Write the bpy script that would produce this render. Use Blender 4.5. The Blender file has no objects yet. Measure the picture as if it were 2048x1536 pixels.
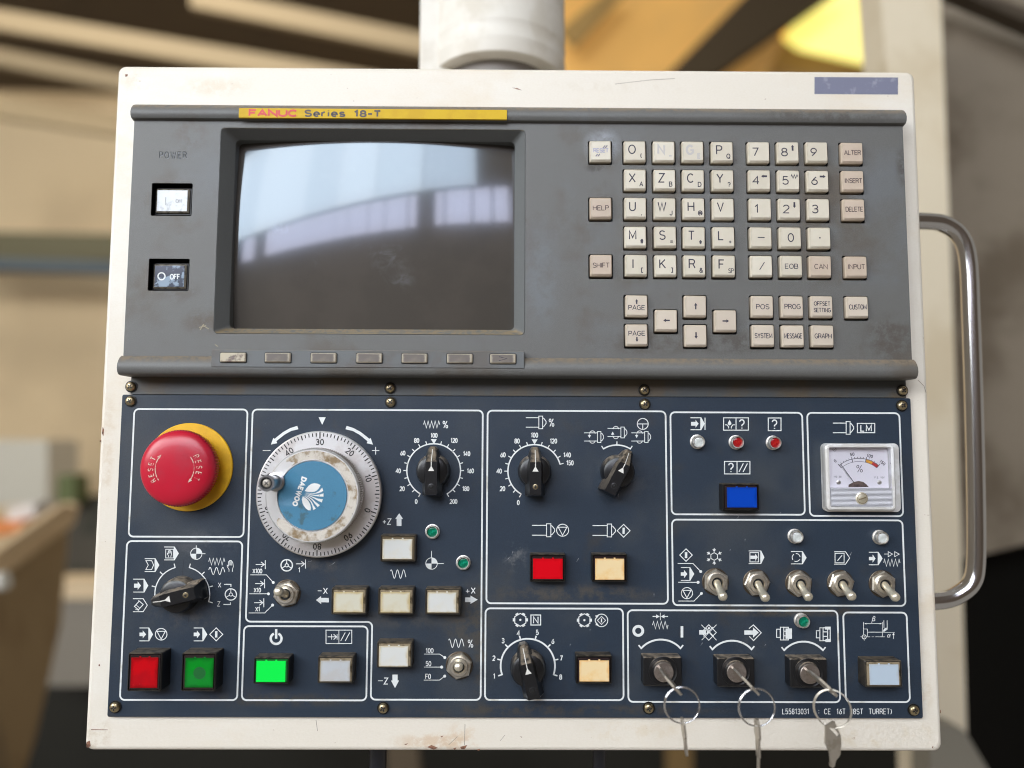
import bpy, bmesh, math, random
from math import sin, cos, pi, radians, sqrt, atan2, degrees, hypot
from mathutils import Vector, Matrix
from mathutils.geometry import tessellate_polygon
random.seed(7)
S = bpy.context.scene
COL = S.collection

# ------------------------------------------------------------------ camera
# Panel frame: x right, y up, z out of the panel, millimetres. World: metres, x right, z up, -y out.
def W3(p): return Vector((p[0] / 1000, -p[2] / 1000, p[1] / 1000))
CAM = Vector((-4.9165, -24.428, 387.2837))
RV = Vector((0.0807492740, -0.00675891235, 0.00447400982))
RM = Matrix.Rotation(RV.length, 3, RV.normalized())
FPX = 1479.0
cd = bpy.data.cameras.new('camera'); cam = bpy.data.objects.new('camera', cd); COL.objects.link(cam)
cd.sensor_width = 36.0; cd.lens = FPX / 2048 * 36.0; cd.clip_start = 0.01; cd.clip_end = 60
m4 = Matrix.Identity(4)
for i in range(3):
    c = W3(RM.col[i] * 1000)
    for r in range(3): m4[r][i] = c[r]
w = W3(CAM)
for r in range(3): m4[r][3] = w[r]
cam.matrix_world = m4
cd.dof.use_dof = True; cd.dof.focus_distance = 0.379; cd.dof.aperture_fstop = 2.9
S.camera = cam; S.cycles.filter_width = 1.05

def P(u, v, z=0.0):
    """Where a point measured in the photograph lies on the panel at height z (mm)."""
    d = RM @ Vector(((u - 1024) / FPX, -(v - 768) / FPX, -1.0))
    t = (z - CAM.z) / d.z
    return (CAM.x + t * d.x, CAM.y + t * d.y)
def P3(u, v, z=0.0):
    x, y = P(u, v, z); return (x, y, z)

# ------------------------------------------------------------------ light
wd = bpy.data.worlds.new('World'); S.world = wd; wd.use_nodes = True
wd.node_tree.nodes['Background'].inputs[0].default_value = (1.0, 0.92, 0.82, 1)
wd.node_tree.nodes['Background'].inputs[1].default_value = 0.25
S.view_settings.view_transform = 'Standard'; S.view_settings.look = 'None'
S.view_settings.exposure = 0.10; S.view_settings.gamma = 1.0
WIN_UP, WIN_LOW = 9.6, 7.4
def area(name, loc, tgt, size, energy, col):
    l = bpy.data.lights.new(name, 'AREA'); l.shape = 'SQUARE'; l.size = size; l.energy = energy; l.color = col; o = bpy.data.objects.new(name, l); COL.objects.link(o)
    o.location = W3(loc); o.rotation_euler = (W3(tgt) - W3(loc)).to_track_quat('-Z', 'Y').to_euler()
area('side_window_light', (-3300, 1500, 2100), (0, 0, 0), 1.8, 105, (.95, .98, 1.0))
area('hall_wall_fill_light', (-2200, 4300, -2500), (-3200, -300, -7000), 2.5, 120, (1.0, .95, .86))  # added unseen lamp that brightens the hall's back wall

# ------------------------------------------------------------------ materials
def srgb(r, g, b):
    f = lambda c: (c / 255 / 12.92) if c / 255 <= 0.04045 else ((c / 255 + 0.055) / 1.055) ** 2.4
    return (f(r), f(g), f(b))
def M(name, col, rough=0.5, metal=0.0, col2=None, scale=60.0, lo=0.45, hi=0.62, amt=1.0, bump=0.0, bscale=900.0,
      dust=None, dlo=0.25, dhi=0.7, emit=0.0, ecol=None, spec=0.5, speck=None, rough2=None, stretch=None, coat=0.0, aniso=None,
      col3=None, scale3=15.0, lo3=.5, hi3=.7, amt3=1.0, fine=0.0, fscale=2500, edge=None, spots=(), sorg=(0, 0), rand=None):
    m = bpy.data.materials.new(name); m.use_nodes = True
    nt = m.node_tree; N = nt.nodes; L = nt.links; b = N['Principled BSDF']
    def rgb(c):
        n = N.new('ShaderNodeRGB'); n.outputs[0].default_value = (c[0], c[1], c[2], 1); return n.outputs[0]
    N_tc = N.new('ShaderNodeTexCoord'); tc = N_tc.outputs['Object']
    if stretch:
        mp = N.new('ShaderNodeMapping'); mp.inputs['Scale'].default_value = stretch; L.new(tc, mp.inputs[0]); tcs = mp.outputs[0]
    else: tcs = tc
    def noise(sc, det=6, ro=0.6, src=None):
        n = N.new('ShaderNodeTexNoise'); n.inputs['Scale'].default_value = sc; n.inputs['Detail'].default_value = det
        n.inputs['Roughness'].default_value = ro; L.new(src or tcs, n.inputs['Vector']); return n.outputs['Fac']
    def rng(src, a, c, k=1.0):
        n = N.new('ShaderNodeMapRange'); n.interpolation_type = 'SMOOTHSTEP'
        n.inputs['From Min'].default_value = a; n.inputs['From Max'].default_value = c; n.inputs['To Max'].default_value = k
        L.new(src, n.inputs['Value']); return n.outputs['Result']
    def mix(f, a, c):
        n = N.new('ShaderNodeMix'); n.data_type = 'RGBA'; L.new(f, n.inputs[0]); L.new(a, n.inputs[6]); L.new(c, n.inputs[7]); return n.outputs[2]
    c = rgb(col)
    if col2:
        f = rng(noise(scale), lo, hi, amt); c = mix(f, c, rgb(col2))
        if rough2 is not None:
            n = N.new('ShaderNodeMapRange'); n.inputs['To Min'].default_value = rough; n.inputs['To Max'].default_value = rough2
            L.new(f, n.inputs['Value']); L.new(n.outputs[0], b.inputs['Roughness'])
    if col3: c = mix(rng(noise(scale3, 8, .65), lo3, hi3, amt3), c, rgb(col3))
    if speck: c = mix(rng(noise(speck[1], 3, .5), speck[2], speck[2] + .04, speck[3]), c, rgb(speck[0]))
    for (u, v, rx, ry, scol, samt, nlo, nhi) in spots:
        px_, py_ = P(u, v, 5); a1 = N.new('ShaderNodeVectorMath'); a1.operation = 'SUBTRACT'; L.new(tc, a1.inputs[0]); a1.inputs[1].default_value = ((px_ - sorg[0]) / 1000, 0, (py_ - sorg[1]) / 1000)
        a2 = N.new('ShaderNodeVectorMath'); a2.operation = 'MULTIPLY'; L.new(a1.outputs[0], a2.inputs[0]); a2.inputs[1].default_value = (1000 / rx, 0, 1000 / ry)
        a3 = N.new('ShaderNodeVectorMath'); a3.operation = 'LENGTH'; L.new(a2.outputs[0], a3.inputs[0]); r1 = rng(a3.outputs['Value'], 1.0, .25, samt)
        r2 = rng(noise(160, 8, .68, tc), nlo, nhi); a4 = N.new('ShaderNodeMath'); a4.operation = 'MULTIPLY'; L.new(r1, a4.inputs[0]); L.new(r2, a4.inputs[1])
        c = mix(a4.outputs[0], c, rgb(scol))
    if rand:
        oi = N.new('ShaderNodeObjectInfo'); c = mix(rng(oi.outputs['Random'], .0, 1.0, rand[1]), c, rgb(rand[0]))
    if fine:
        f = noise(fscale, 2, .5); mm = N.new('ShaderNodeMix'); mm.data_type = 'RGBA'; mm.blend_type = 'OVERLAY'
        mm.inputs[0].default_value = fine; L.new(c, mm.inputs[6]); L.new(f, mm.inputs[7]); c = mm.outputs[2]
    if edge:  # rim tint; on button lenses it paints a glowing, brighter centre into the colour
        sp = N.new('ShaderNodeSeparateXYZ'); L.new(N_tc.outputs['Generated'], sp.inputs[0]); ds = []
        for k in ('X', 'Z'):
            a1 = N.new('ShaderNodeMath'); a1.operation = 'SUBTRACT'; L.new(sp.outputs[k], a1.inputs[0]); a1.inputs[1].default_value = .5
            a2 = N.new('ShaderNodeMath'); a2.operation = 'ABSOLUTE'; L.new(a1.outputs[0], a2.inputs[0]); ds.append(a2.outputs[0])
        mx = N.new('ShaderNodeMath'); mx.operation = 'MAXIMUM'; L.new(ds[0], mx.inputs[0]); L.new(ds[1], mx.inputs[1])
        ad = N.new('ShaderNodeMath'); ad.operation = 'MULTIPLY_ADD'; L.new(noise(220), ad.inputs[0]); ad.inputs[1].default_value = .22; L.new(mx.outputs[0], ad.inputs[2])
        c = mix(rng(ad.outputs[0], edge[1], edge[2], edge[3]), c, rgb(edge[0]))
    if dust:
        g = N.new('ShaderNodeNewGeometry'); sx = N.new('ShaderNodeSeparateXYZ'); L.new(g.outputs['Normal'], sx.inputs[0])
        f = rng(sx.outputs['Z'], dlo, dhi, 0.9); nf = rng(noise(350), .3, .6, 1.0)
        mu = N.new('ShaderNodeMath'); mu.operation = 'MULTIPLY'; L.new(f, mu.inputs[0]); L.new(nf, mu.inputs[1])
        c = mix(mu.outputs[0], c, rgb(dust))
    L.new(c, b.inputs['Base Color'])
    if rough2 is None or not col2: b.inputs['Roughness'].default_value = rough
    b.inputs['Metallic'].default_value = metal; b.inputs['Specular IOR Level'].default_value = spec
    b.inputs['Coat Weight'].default_value = coat; b.inputs['Coat Roughness'].default_value = .06
    if aniso: b.inputs['Anisotropic'].default_value = aniso
    if bump:
        bn = N.new('ShaderNodeBump'); bn.inputs['Strength'].default_value = bump; bn.inputs['Distance'].default_value = 0.0004
        L.new(noise(bscale, 3, .5, tc), bn.inputs['Height']); L.new(bn.outputs[0], b.inputs['Normal'])
    if emit:
        b.inputs['Emission Color'].default_value = (*(ecol or col), 1); b.inputs['Emission Strength'].default_value = emit
    return m

DUST = (0.25, 0.20, 0.145)
CREAM = M('cream_paint', (.725, .665, .570), .42, col2=(.68, .56, .40), scale=26, lo=.50, hi=.76, amt=.6, bump=.22, bscale=520,
          speck=((.25, .13, .07), 420, .74, .85), col3=(.76, .715, .635), scale3=14, stretch=(.5, 1, 1), fine=.1, fscale=1500,
          spots=((420, 165, 26, 7, (.60, .46, .28), 0.39, .35, .6), (870, 1492, 30, 6, (.55, .34, .17), 0.49, .42, .62), (930, 1478, 16, 9, (.60, .40, .22), 0.35, .42, .62), (1760, 1480, 40, 8, (.58, .47, .30), 0.42, .42, .65), (205, 900, 5, 40, (.55, .42, .27), 0.42, .4, .65), (186, 1480, 9, 14, (.45, .33, .2), 0.42, .4, .6), (1250, 1470, 40, 7, (.62, .50, .33), 0.35, .45, .66), (1862, 1380, 5, 40, (.58, .47, .32), 0.42, .42, .65), (260, 150, 14, 8, (.6, .47, .3), 0.35, .4, .6), (1250, 165, 70, 5, (.62, .54, .42), 0.28, .45, .65)))
GREY = M('grey_plastic', (.122, .120, .113), .5, col2=(.098, .082, .064), scale=20, lo=.5, hi=.66, amt=.9, bump=.25, bscale=2600,
         dust=(.22, .17, .115), dlo=.25, dhi=.8, col3=(.140, .150, .160), scale3=17, amt3=.6, fine=.35, fscale=2300, sorg=(1.1, 81.5),
         spots=((1202, 302, 12, 12, (.34, .37, .41), .75, .25, .6), (1190, 345, 8, 3.5, (.05, .042, .034), .8, .35, .55), (1800, 340, 7, 16, (.055, .045, .035), .85, .38, .6), (1770, 680, 20, 16, (.075, .062, .05), .85, .36, .6), (1300, 690, 34, 9, (.08, .066, .052), .8, .38, .6),
                (1460, 690, 40, 8, (.07, .06, .05), .8, .38, .6), (1390, 330, 40, 3, (.07, .06, .05), .7, .4, .6), (420, 650, 16, 9, (.085, .065, .045), .8, .36, .6), (370, 590, 14, 8, (.09, .075, .06), .7, .38, .6), (1640, 245, 60, 5, (.075, .066, .056), .8, .38, .62), (390, 275, 14, 14, (.10, .08, .065), .6, .4, .6), (1080, 560, 14, 40, (.15, .165, .18), .6, .35, .6)))
BEZEL = M('bezel_plastic', (.115, .12, .118), .5, bump=.25, bscale=2600, dust=(.24, .18, .10), dlo=.2, dhi=.7, fine=.3)
DARKWELL = M('dark_well', (.008, .008, .009), .6)
NAVY = M('navy_plate', (.0205, .032, .050), .42, col2=(.040, .047, .055), scale=14, lo=.46, hi=.72, amt=.85, rough2=.55, spec=.42, bump=.08, bscale=1800,
         speck=((.2, .2, .2), 700, .76, .4), col3=(.045, .040, .035), scale3=40, lo3=.55, hi3=.75, amt3=.55, fine=.25, fscale=1800, sorg=(.6, -81),
         spots=((1030, 1115, 9, 10, (.15, .155, .16), .6, .45, .65), (1150, 1190, 60, 7, (.07, .062, .052), .8, .4, .62), (930, 1240, 16, 22, (.062, .055, .046), .85, .36, .58), (800, 1240, 30, 7, (.06, .06, .06), .7, .4, .6), (400, 1090, 26, 10, (.075, .08, .09), .7, .42, .62), (1100, 1425, 120, 4, (.055, .048, .04), .8, .38, .6),
                (360, 1240, 30, 8, (.06, .06, .062), .7, .4, .6), (1570, 1225, 60, 4, (.07, .058, .042), .8, .38, .6), (640, 1130, 20, 6, (.065, .065, .066), .7, .4, .6), (1490, 1300, 14, 8, (.085, .088, .09), .55, .48, .66), (960, 1300, 5, 50, (.06, .052, .042), .8, .38, .6), (560, 1405, 60, 5, (.05, .046, .04), .8, .38, .6), (1240, 960, 24, 16, (.055, .06, .068), .6, .4, .62)))
STRIP = M('dark_strip', (.075, .08, .08), .5, col2=(.10, .08, .055), scale=25, fine=.2)
PRINT = M('white_print', (.70, .72, .71), .5, col2=(.34, .29, .21), scale=60, lo=.56, hi=.74, amt=.75)
PRINTDIM = M('worn_white_print', (.60, .62, .61), .55, col2=(.32, .28, .22), scale=90, lo=.55, hi=.75, amt=.7)
KEYI = M('ivory_key', (.66, .605, .50), .42, col2=(.60, .55, .44), scale=60, lo=.5, hi=.75, amt=.7, bump=.04, bscale=1500, col3=(.55, .5, .42), scale3=140, lo3=.6, hi3=.8, amt3=.5, rand=((.52, .46, .36), .42), edge=((.36, .29, .20), .50, .68, .6))
KEYT = M('tan_key', (.56, .455, .36), .42, col2=(.50, .40, .31), scale=60, lo=.5, hi=.75, amt=.7, bump=.04, bscale=1500, rand=((.44, .34, .26), .42), edge=((.36, .29, .20), .50, .68, .6))
KEYP = M('pale_tan_key', (.59, .51, .415), .42, col2=(.56, .48, .39), scale=60, lo=.5, hi=.75, amt=.7, bump=.04, bscale=1500, rand=((.52, .44, .36), .42), edge=((.36, .29, .20), .50, .68, .6))
LEG = M('key_legend', (.04, .034, .055), .6)
LEGT = M('brown_key_legend', (.09, .06, .06), .6)
LEGF = M('faded_key_legend', (.50, .47, .45), .6)
LEGV = M('violet_key_legend', (.40, .39, .50), .6)
BLACK = M('black_plastic', (.008, .008, .009), .32, dust=DUST, dlo=.3, dhi=.8, bump=.05, bscale=1500, speck=((.2, .18, .15), 900, .74, .5))
BLACKM = M('black_button_frame', (.007, .0065, .006), .38, spec=.4, dust=(.10, .08, .055), dlo=.3, dhi=.9, speck=((.3, .27, .2), 1100, .72, .6), bump=.1, bscale=1800)
BROWNF = M('grimy_button_frame', (.040, .033, .024), .38, col2=(.015, .014, .012), scale=250, dust=(.13, .10, .065), dlo=.3, dhi=.9, speck=((.45, .4, .28), 1100, .72, .6), bump=.1, bscale=1800)
CHROME = M('chrome', (.74, .74, .75), .16, 1.0, speck=((.3, .27, .22), 300, .72, .5))
NICKEL = M('worn_nickel', (.80, .75, .66), .36, 1.0, col2=(.50, .43, .33), scale=260, rough2=.45, lo=.5, hi=.7)
LEVER = M('dull_nickel_lever', (.80, .73, .58), .32, .75, col2=(.7, .63, .5), scale=200, rough2=.3)
BRASS = M('zinc_screw', (.48, .40, .25), .3, 1.0, col2=(.2, .15, .08), scale=500, rough2=.5)
STEELKEY = M('key_steel', (.50, .45, .38), .36, .8, col2=(.40, .35, .28), scale=180, rough2=.45)
RED = M('red_mushroom', (.48, .008, .028), .30, col3=(.36, .012, .03), scale3=70, lo3=.55, hi3=.72, amt3=.7, col2=(.42, .02, .04), scale=40, lo=.5, hi=.7, bump=.05, bscale=700, speck=((.7, .35, .35), 500, .75, .4))
REDTEXT = M('worn_cream_lettering', (.62, .47, .38), .6, col2=(.50, .07, .08), scale=330, lo=.46, hi=.56)
YELLOW = M('yellow_ring', (.78, .44, .012), .45, col2=(.66, .36, .01), scale=60, fine=.1)
SILVER = M('brushed_aluminium', (.87, .86, .85), .38, 1.0, col2=(.68, .64, .61), scale=50, rough2=.42)
HUBMETAL = M('hub_aluminium', (.80, .79, .77), .38, .8, bump=.1, bscale=1500)
WORNRING = M('worn_ring_coating', (.58, .53, .46), .6, col2=(.24, .165, .085), scale=150, lo=.45, hi=.60, amt=1.0, bump=.5, bscale=900, speck=((.06, .045, .03), 500, .68, .8))
BLUE = M('blue_cap', (.058, .200, .320), .42, col2=(.055, .10, .105), scale=75, lo=.56, hi=.64, amt=.75, fine=.15)
LOGO = M('logo_white', (.78, .78, .76), .5, speck=((.3, .22, .18), 500, .68, .7))
TICK = M('black_engraving', (.03, .028, .028), .6)
YLABEL = M('yellow_label', (.62, .40, .008), .5, spec=.25, col2=(.54, .32, .008), scale=70, amt=.6)
LRED = M('red_label_print', (.60, .045, .045), .5)
LBLK = M('dark_label_print', (.06, .045, .04), .5)
STICK = M('lavender_sticker', (.18, .185, .255), .45, col2=(.27, .275, .34), scale=160, lo=.55, hi=.7, bump=.3, bscale=350)
SOFTK = M('soft_key', (.15, .13, .115), .35, col2=(.30, .26, .19), scale=60, lo=.5, hi=.75, amt=.8, edge=((.48, .42, .32), .47, .60, .9))
SOFTW = M('worn_soft_key', (.50, .44, .33), .35, col2=(.2, .15, .13), scale=170, lo=.5, hi=.62)
LENSW = M('white_lens', (.62, .62, .59), .25, col2=(.64, .55, .38), scale=70, lo=.52, hi=.75, amt=.6, coat=.3, edge=((.55, .45, .27), .50, .62, .8))  # yellow stain at the rim, with a glow of the middle painted in
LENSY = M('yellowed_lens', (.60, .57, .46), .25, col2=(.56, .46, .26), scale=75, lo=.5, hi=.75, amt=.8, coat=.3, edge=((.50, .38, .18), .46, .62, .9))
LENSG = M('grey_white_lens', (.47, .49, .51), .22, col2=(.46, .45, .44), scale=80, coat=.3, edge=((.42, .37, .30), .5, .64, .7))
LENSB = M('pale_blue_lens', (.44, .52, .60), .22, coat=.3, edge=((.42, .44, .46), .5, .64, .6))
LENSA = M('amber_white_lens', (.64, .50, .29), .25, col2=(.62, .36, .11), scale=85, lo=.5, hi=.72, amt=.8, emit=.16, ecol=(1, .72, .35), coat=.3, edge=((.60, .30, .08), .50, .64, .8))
LRD = M('red_lens', (.50, .0015, .006), .25, coat=.05, edge=((.20, .001, .003), .44, .64, .85), speck=((.6, .2, .2), 600, .72, .4), col2=(.38, .003, .008), scale=60, spec=.2)  # rim colour darkened so the middle of the lens seems lit
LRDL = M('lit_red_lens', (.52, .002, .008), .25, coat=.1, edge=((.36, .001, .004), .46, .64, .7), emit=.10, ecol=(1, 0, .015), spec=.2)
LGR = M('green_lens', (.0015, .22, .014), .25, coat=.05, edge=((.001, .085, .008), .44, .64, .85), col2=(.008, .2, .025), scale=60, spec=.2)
LGRD = M('dark_green_spot', (.005, .11, .02), .4)
LGRL = M('lit_green_lens', (.004, .45, .05), .3, emit=.36, ecol=(0, 1, .055), spec=.2)
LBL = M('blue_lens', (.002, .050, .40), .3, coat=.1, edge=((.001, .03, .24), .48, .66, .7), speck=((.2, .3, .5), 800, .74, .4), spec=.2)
LAMPG = M('green_lamp_glass', (.002, .13, .07), .12, coat=.25, col2=(.01, .3, .17), scale=500, lo=.5, hi=.65, spec=.2)
LAMPR = M('red_lamp_glass', (.32, .008, .01), .12, coat=.25, col2=(.45, .02, .015), scale=500, lo=.5, hi=.65)
LAMPW = M('clear_lamp_glass', (.62, .64, .62), .12, coat=1, col2=(.5, .52, .5), scale=500)
DIALW = M('meter_dial', (.92, .88, .91), .5)
CLEARP = M('clear_plastic_case', (.60, .58, .55), .12, coat=.7, col2=(.76, .76, .76), scale=60)
RIBP = M('ribbed_clear_plastic', (.82, .82, .87), .12, coat=.8)
DIALI = M('dial_print', (.12, .11, .13), .6)
DIALO = M('dial_orange', (.85, .40, .05), .6); DIALR = M('dial_red', (.62, .05, .05), .6)
DARKBR = M('dark_movement', (.16, .11, .09), .5, col2=(.06, .04, .035), scale=300)
ONLENS = M('silvered_lens', (.58, .60, .61), .3, .05, col2=(.40, .42, .43), scale=170, lo=.52, hi=.66)
OFFLENS = M('slate_lens', (.045, .060, .085), .16, col2=(.26, .34, .42), scale=110, lo=.5, hi=.56, coat=.5)
LIP = M('lens_rim', (.26, .23, .18), .22, col2=(.1, .09, .07), scale=300)
LENSRIM_D = M('dark_lens_rim', (.02, .012, .012), .25)
GROOVE = M('engraved_groove', (.035, .037, .038), .7)
RUST = M('rust_chip', (.26, .12, .07), .8, col2=(.1, .05, .03), scale=600)
SCUFF_LIT_EDGE = M('pale_scuff_lit_edge', (.30, .31, .32), .7, col2=(.1, .11, .13), scale=500, lo=.4, hi=.6)

def glass_mat():
    m = bpy.data.materials.new('meter_window'); m.use_nodes = True; nt = m.node_tree; N = nt.nodes; L = nt.links
    N.remove(N['Principled BSDF']); o = N['Material Output']
    t = N.new('ShaderNodeBsdfTransparent'); t.inputs[0].default_value = (.96, .96, .97, 1)
    g = N.new('ShaderNodeBsdfGlossy'); g.inputs['Roughness'].default_value = .05
    f = N.new('ShaderNodeFresnel'); f.inputs[0].default_value = 1.3
    x = N.new('ShaderNodeMixShader'); L.new(f.outputs[0], x.inputs[0]); L.new(t.outputs[0], x.inputs[1]); L.new(g.outputs[0], x.inputs[2])
    L.new(x.outputs[0], o.inputs[0]); return m
PANE = glass_mat()

def screen_mat():
    m = M('screen_glass', (.070, .061, .052), .12, spec=.72, coat=.7, col2=(.079, .068, .058), scale=20)
    nt = m.node_tree; N = nt.nodes; L = nt.links; b = N['Principled BSDF']
    b.inputs['Coat Roughness'].default_value = .015; b.inputs['Specular Tint'].default_value = (.62, .80, 1, 1); b.inputs['Coat Tint'].default_value = (1, 1, 1, 1)
    old = b.inputs['Base Color'].links[0].from_socket
    tc = N.new('ShaderNodeTexCoord').outputs['Object']
    acc = None
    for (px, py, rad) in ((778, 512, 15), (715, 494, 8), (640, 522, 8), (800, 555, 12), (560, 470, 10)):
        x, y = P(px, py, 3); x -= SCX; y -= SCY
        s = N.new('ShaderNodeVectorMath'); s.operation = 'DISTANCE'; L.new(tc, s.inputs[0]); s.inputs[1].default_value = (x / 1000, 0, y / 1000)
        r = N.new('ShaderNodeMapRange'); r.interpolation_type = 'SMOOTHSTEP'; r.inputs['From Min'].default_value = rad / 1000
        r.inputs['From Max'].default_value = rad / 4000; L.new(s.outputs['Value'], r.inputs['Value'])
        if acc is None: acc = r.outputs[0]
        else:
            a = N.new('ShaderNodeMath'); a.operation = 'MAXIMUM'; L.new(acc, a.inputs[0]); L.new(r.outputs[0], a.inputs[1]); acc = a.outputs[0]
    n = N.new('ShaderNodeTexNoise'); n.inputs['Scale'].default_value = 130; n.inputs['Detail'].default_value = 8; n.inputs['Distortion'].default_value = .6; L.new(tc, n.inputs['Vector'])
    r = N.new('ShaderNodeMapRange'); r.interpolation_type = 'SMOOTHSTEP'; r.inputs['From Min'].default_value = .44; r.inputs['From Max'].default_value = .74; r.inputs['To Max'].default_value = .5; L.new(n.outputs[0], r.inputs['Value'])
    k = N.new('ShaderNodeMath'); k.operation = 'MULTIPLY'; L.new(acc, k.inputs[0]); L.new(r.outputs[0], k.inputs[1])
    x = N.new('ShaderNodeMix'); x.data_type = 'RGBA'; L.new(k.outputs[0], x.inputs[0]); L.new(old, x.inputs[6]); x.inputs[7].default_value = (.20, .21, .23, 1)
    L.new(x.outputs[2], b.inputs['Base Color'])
    return m

# ------------------------------------------------------------------ mesh building
class MB:
    def __init__(s, T=None): s.v = []; s.f = []; s.T = T; s.flat = False
    def add(s, vs, fs):
        o = len(s.v)
        s.v += [s.T(p) if s.T else tuple(p) for p in vs]; s.f += [tuple(i + o for i in f) for f in fs]
    def loft(s, loops, cap0=True, cap1=True, closed=True):
        n = len(loops[0]); vs = [p for l in loops for p in l]; fs = []
        for k in range(len(loops) - 1):
            for i in range(n if closed else n - 1):
                j = (i + 1) % n; fs.append((k * n + i, k * n + j, (k + 1) * n + j, (k + 1) * n + i))
        if cap0: fs.append(tuple(reversed(range(n))))
        if cap1: fs.append(tuple(range((len(loops) - 1) * n, len(loops) * n)))
        s.add(vs, fs)
    def block(s, x0, x1, y0, y1, z0, z1, r=0.6, c=0.3, cy=None, n=3):
        cy = c if cy is None else cy
        a = rr(x0, x1, y0, y1, r, n); b = rr(x0 + c, x1 - c, y0 + cy, y1 - cy, max(r - c, .05), n)
        s.loft([[(p[0], p[1], z0) for p in a], [(p[0], p[1], z1 - c) for p in a], [(p[0], p[1], z1) for p in b]])
    def lathe(s, cx, cy, prof, n=40, cap0=True, cap1=True):
        s.loft([[(cx + r * cos(2 * pi * i / n), cy + r * sin(2 * pi * i / n), z) for i in range(n)] for r, z in prof], cap0, cap1)
    def tube(s, pts, r, n=10):
        pts = [Vector(p) for p in pts]; rs = r if isinstance(r, (list, tuple)) else [r] * len(pts); loops = []; up = None
        for i, p in enumerate(pts):
            t = (pts[min(i + 1, len(pts) - 1)] - pts[max(i - 1, 0)]).normalized()
            if up is None: up = t.orthogonal().normalized()
            up = (up - t * up.dot(t)).normalized(); q = t.cross(up)
            loops.append([tuple(p + rs[i] * (up * cos(2 * pi * k / n) + q * sin(2 * pi * k / n))) for k in range(n)])
        s.loft(loops)
    def torus(s, c, R, r, n=40, m=8, ax=1.0, tilt=0.0):
        vs = []; fs = []
        for i in range(n):
            a = 2 * pi * i / n
            for k in range(m):
                b = 2 * pi * k / m; q = R + r * cos(b); x = q * cos(a) * ax
                vs.append((c[0] + x, c[1] + q * sin(a), c[2] + r * sin(b) + tilt * x))
                fs.append((i * m + k, ((i + 1) % n) * m + k, ((i + 1) % n) * m + (k + 1) % m, i * m + (k + 1) % m))
        s.add(vs, fs)
    def slab(s, outer, holes, f0, f1):
        """A plate with holes: 2-D outlines, f0 / f1 map (a, b) to its two faces."""
        loops = [outer] + list(holes); flat = [p for l in loops for p in l]; n = len(flat)
        tri = tessellate_polygon([[Vector((p[0], p[1], 0)) for p in l] for l in loops])
        vs = [f0(*p) for p in flat] + [f1(*p) for p in flat]
        fs = [tuple(t) for t in tri] + [tuple(i + n for i in t) for t in tri]; o = 0
        for l in loops:
            k = len(l)
            for i in range(k): fs.append((o + i, o + (i + 1) % k, n + o + (i + 1) % k, n + o + i))
            o += k
        s.add(vs, fs)
    def box(s, x0, x1, y0, y1, z0, z1):
        s.loft([[(x0, y0, z), (x1, y0, z), (x1, y1, z), (x0, y1, z)] for z in (z0, z1)])

def rr(x0, x1, y0, y1, r, n=4):
    r = min(r, (x1 - x0) / 2 - 1e-4, (y1 - y0) / 2 - 1e-4); o = []
    for cx, cy, a in ((x1 - r, y0 + r, -90), (x1 - r, y1 - r, 0), (x0 + r, y1 - r, 90), (x0 + r, y0 + r, 180)):
        for i in range(n + 1):
            t = radians(a + 90 * i / n); o.append((cx + r * cos(t), cy + r * sin(t)))
    return o
def smooth(pts, k=6):
    out = []; q = [Vector(p) for p in pts]
    for i in range(len(q) - 1):
        a = q[max(i - 1, 0)]; b = q[i]; c = q[i + 1]; d = q[min(i + 2, len(q) - 1)]
        for j in range(k):
            t = j / k; out.append(0.5 * ((2 * b) + (c - a) * t + (2 * a - 5 * b + 4 * c - d) * t * t + (3 * b - a - 3 * c + d) * t ** 3))
    out.append(q[-1]); return out

ORG = {}
def tag(o, label=None, cat=None, group=None, kind=None):
    for k, v in (('label', label), ('category', cat), ('group', group), ('kind', kind)):
        if v: o[k] = v
    return o
def place(o, org, parent):
    ORG[o.name] = org; COL.objects.link(o)
    if parent is not None:
        o.parent = parent; q = ORG[parent.name]; o.location = W3((org[0] - q[0], org[1] - q[1], org[2] - q[2]))
    else: o.location = W3(org)
def thing(name, label, cat, org, group=None):
    o = bpy.data.objects.new(name, None); o.empty_display_size = .01; place(o, org, None); return tag(o, label, cat, group)
def mesh_of(name, mb, mat, org, angle=32, recalc=True):
    me = bpy.data.meshes.new(name)
    me.from_pydata([W3((p[0] - org[0], p[1] - org[1], p[2] - org[2])) for p in mb.v], [], mb.f)
    if recalc:
        bm = bmesh.new(); bm.from_mesh(me); bmesh.ops.recalc_face_normals(bm, faces=bm.faces[:]); bm.to_mesh(me); bm.free()
    me.materials.append(mat)
    if angle:
        me.polygons.foreach_set('use_smooth', [True] * len(me.polygons)); me.set_sharp_from_angle(angle=radians(angle))
    me.update(); return me
def new(name, mb, mat, parent=None, org=None, label=None, cat=None, group=None, kind=None, angle=32):
    if org is None:
        lo = [min(p[i] for p in mb.v) for i in range(3)]; hi = [max(p[i] for p in mb.v) for i in range(3)]
        org = ((lo[0] + hi[0]) / 2, (lo[1] + hi[1]) / 2, lo[2])
    o = bpy.data.objects.new(name, mesh_of(name, mb, mat, org, angle, not mb.flat)); place(o, org, parent)
    return tag(o, label, cat, group, kind)
def inst(name, me, org, parent, label=None):
    o = bpy.data.objects.new(name, me); place(o, org, parent); return tag(o, label)

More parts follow.
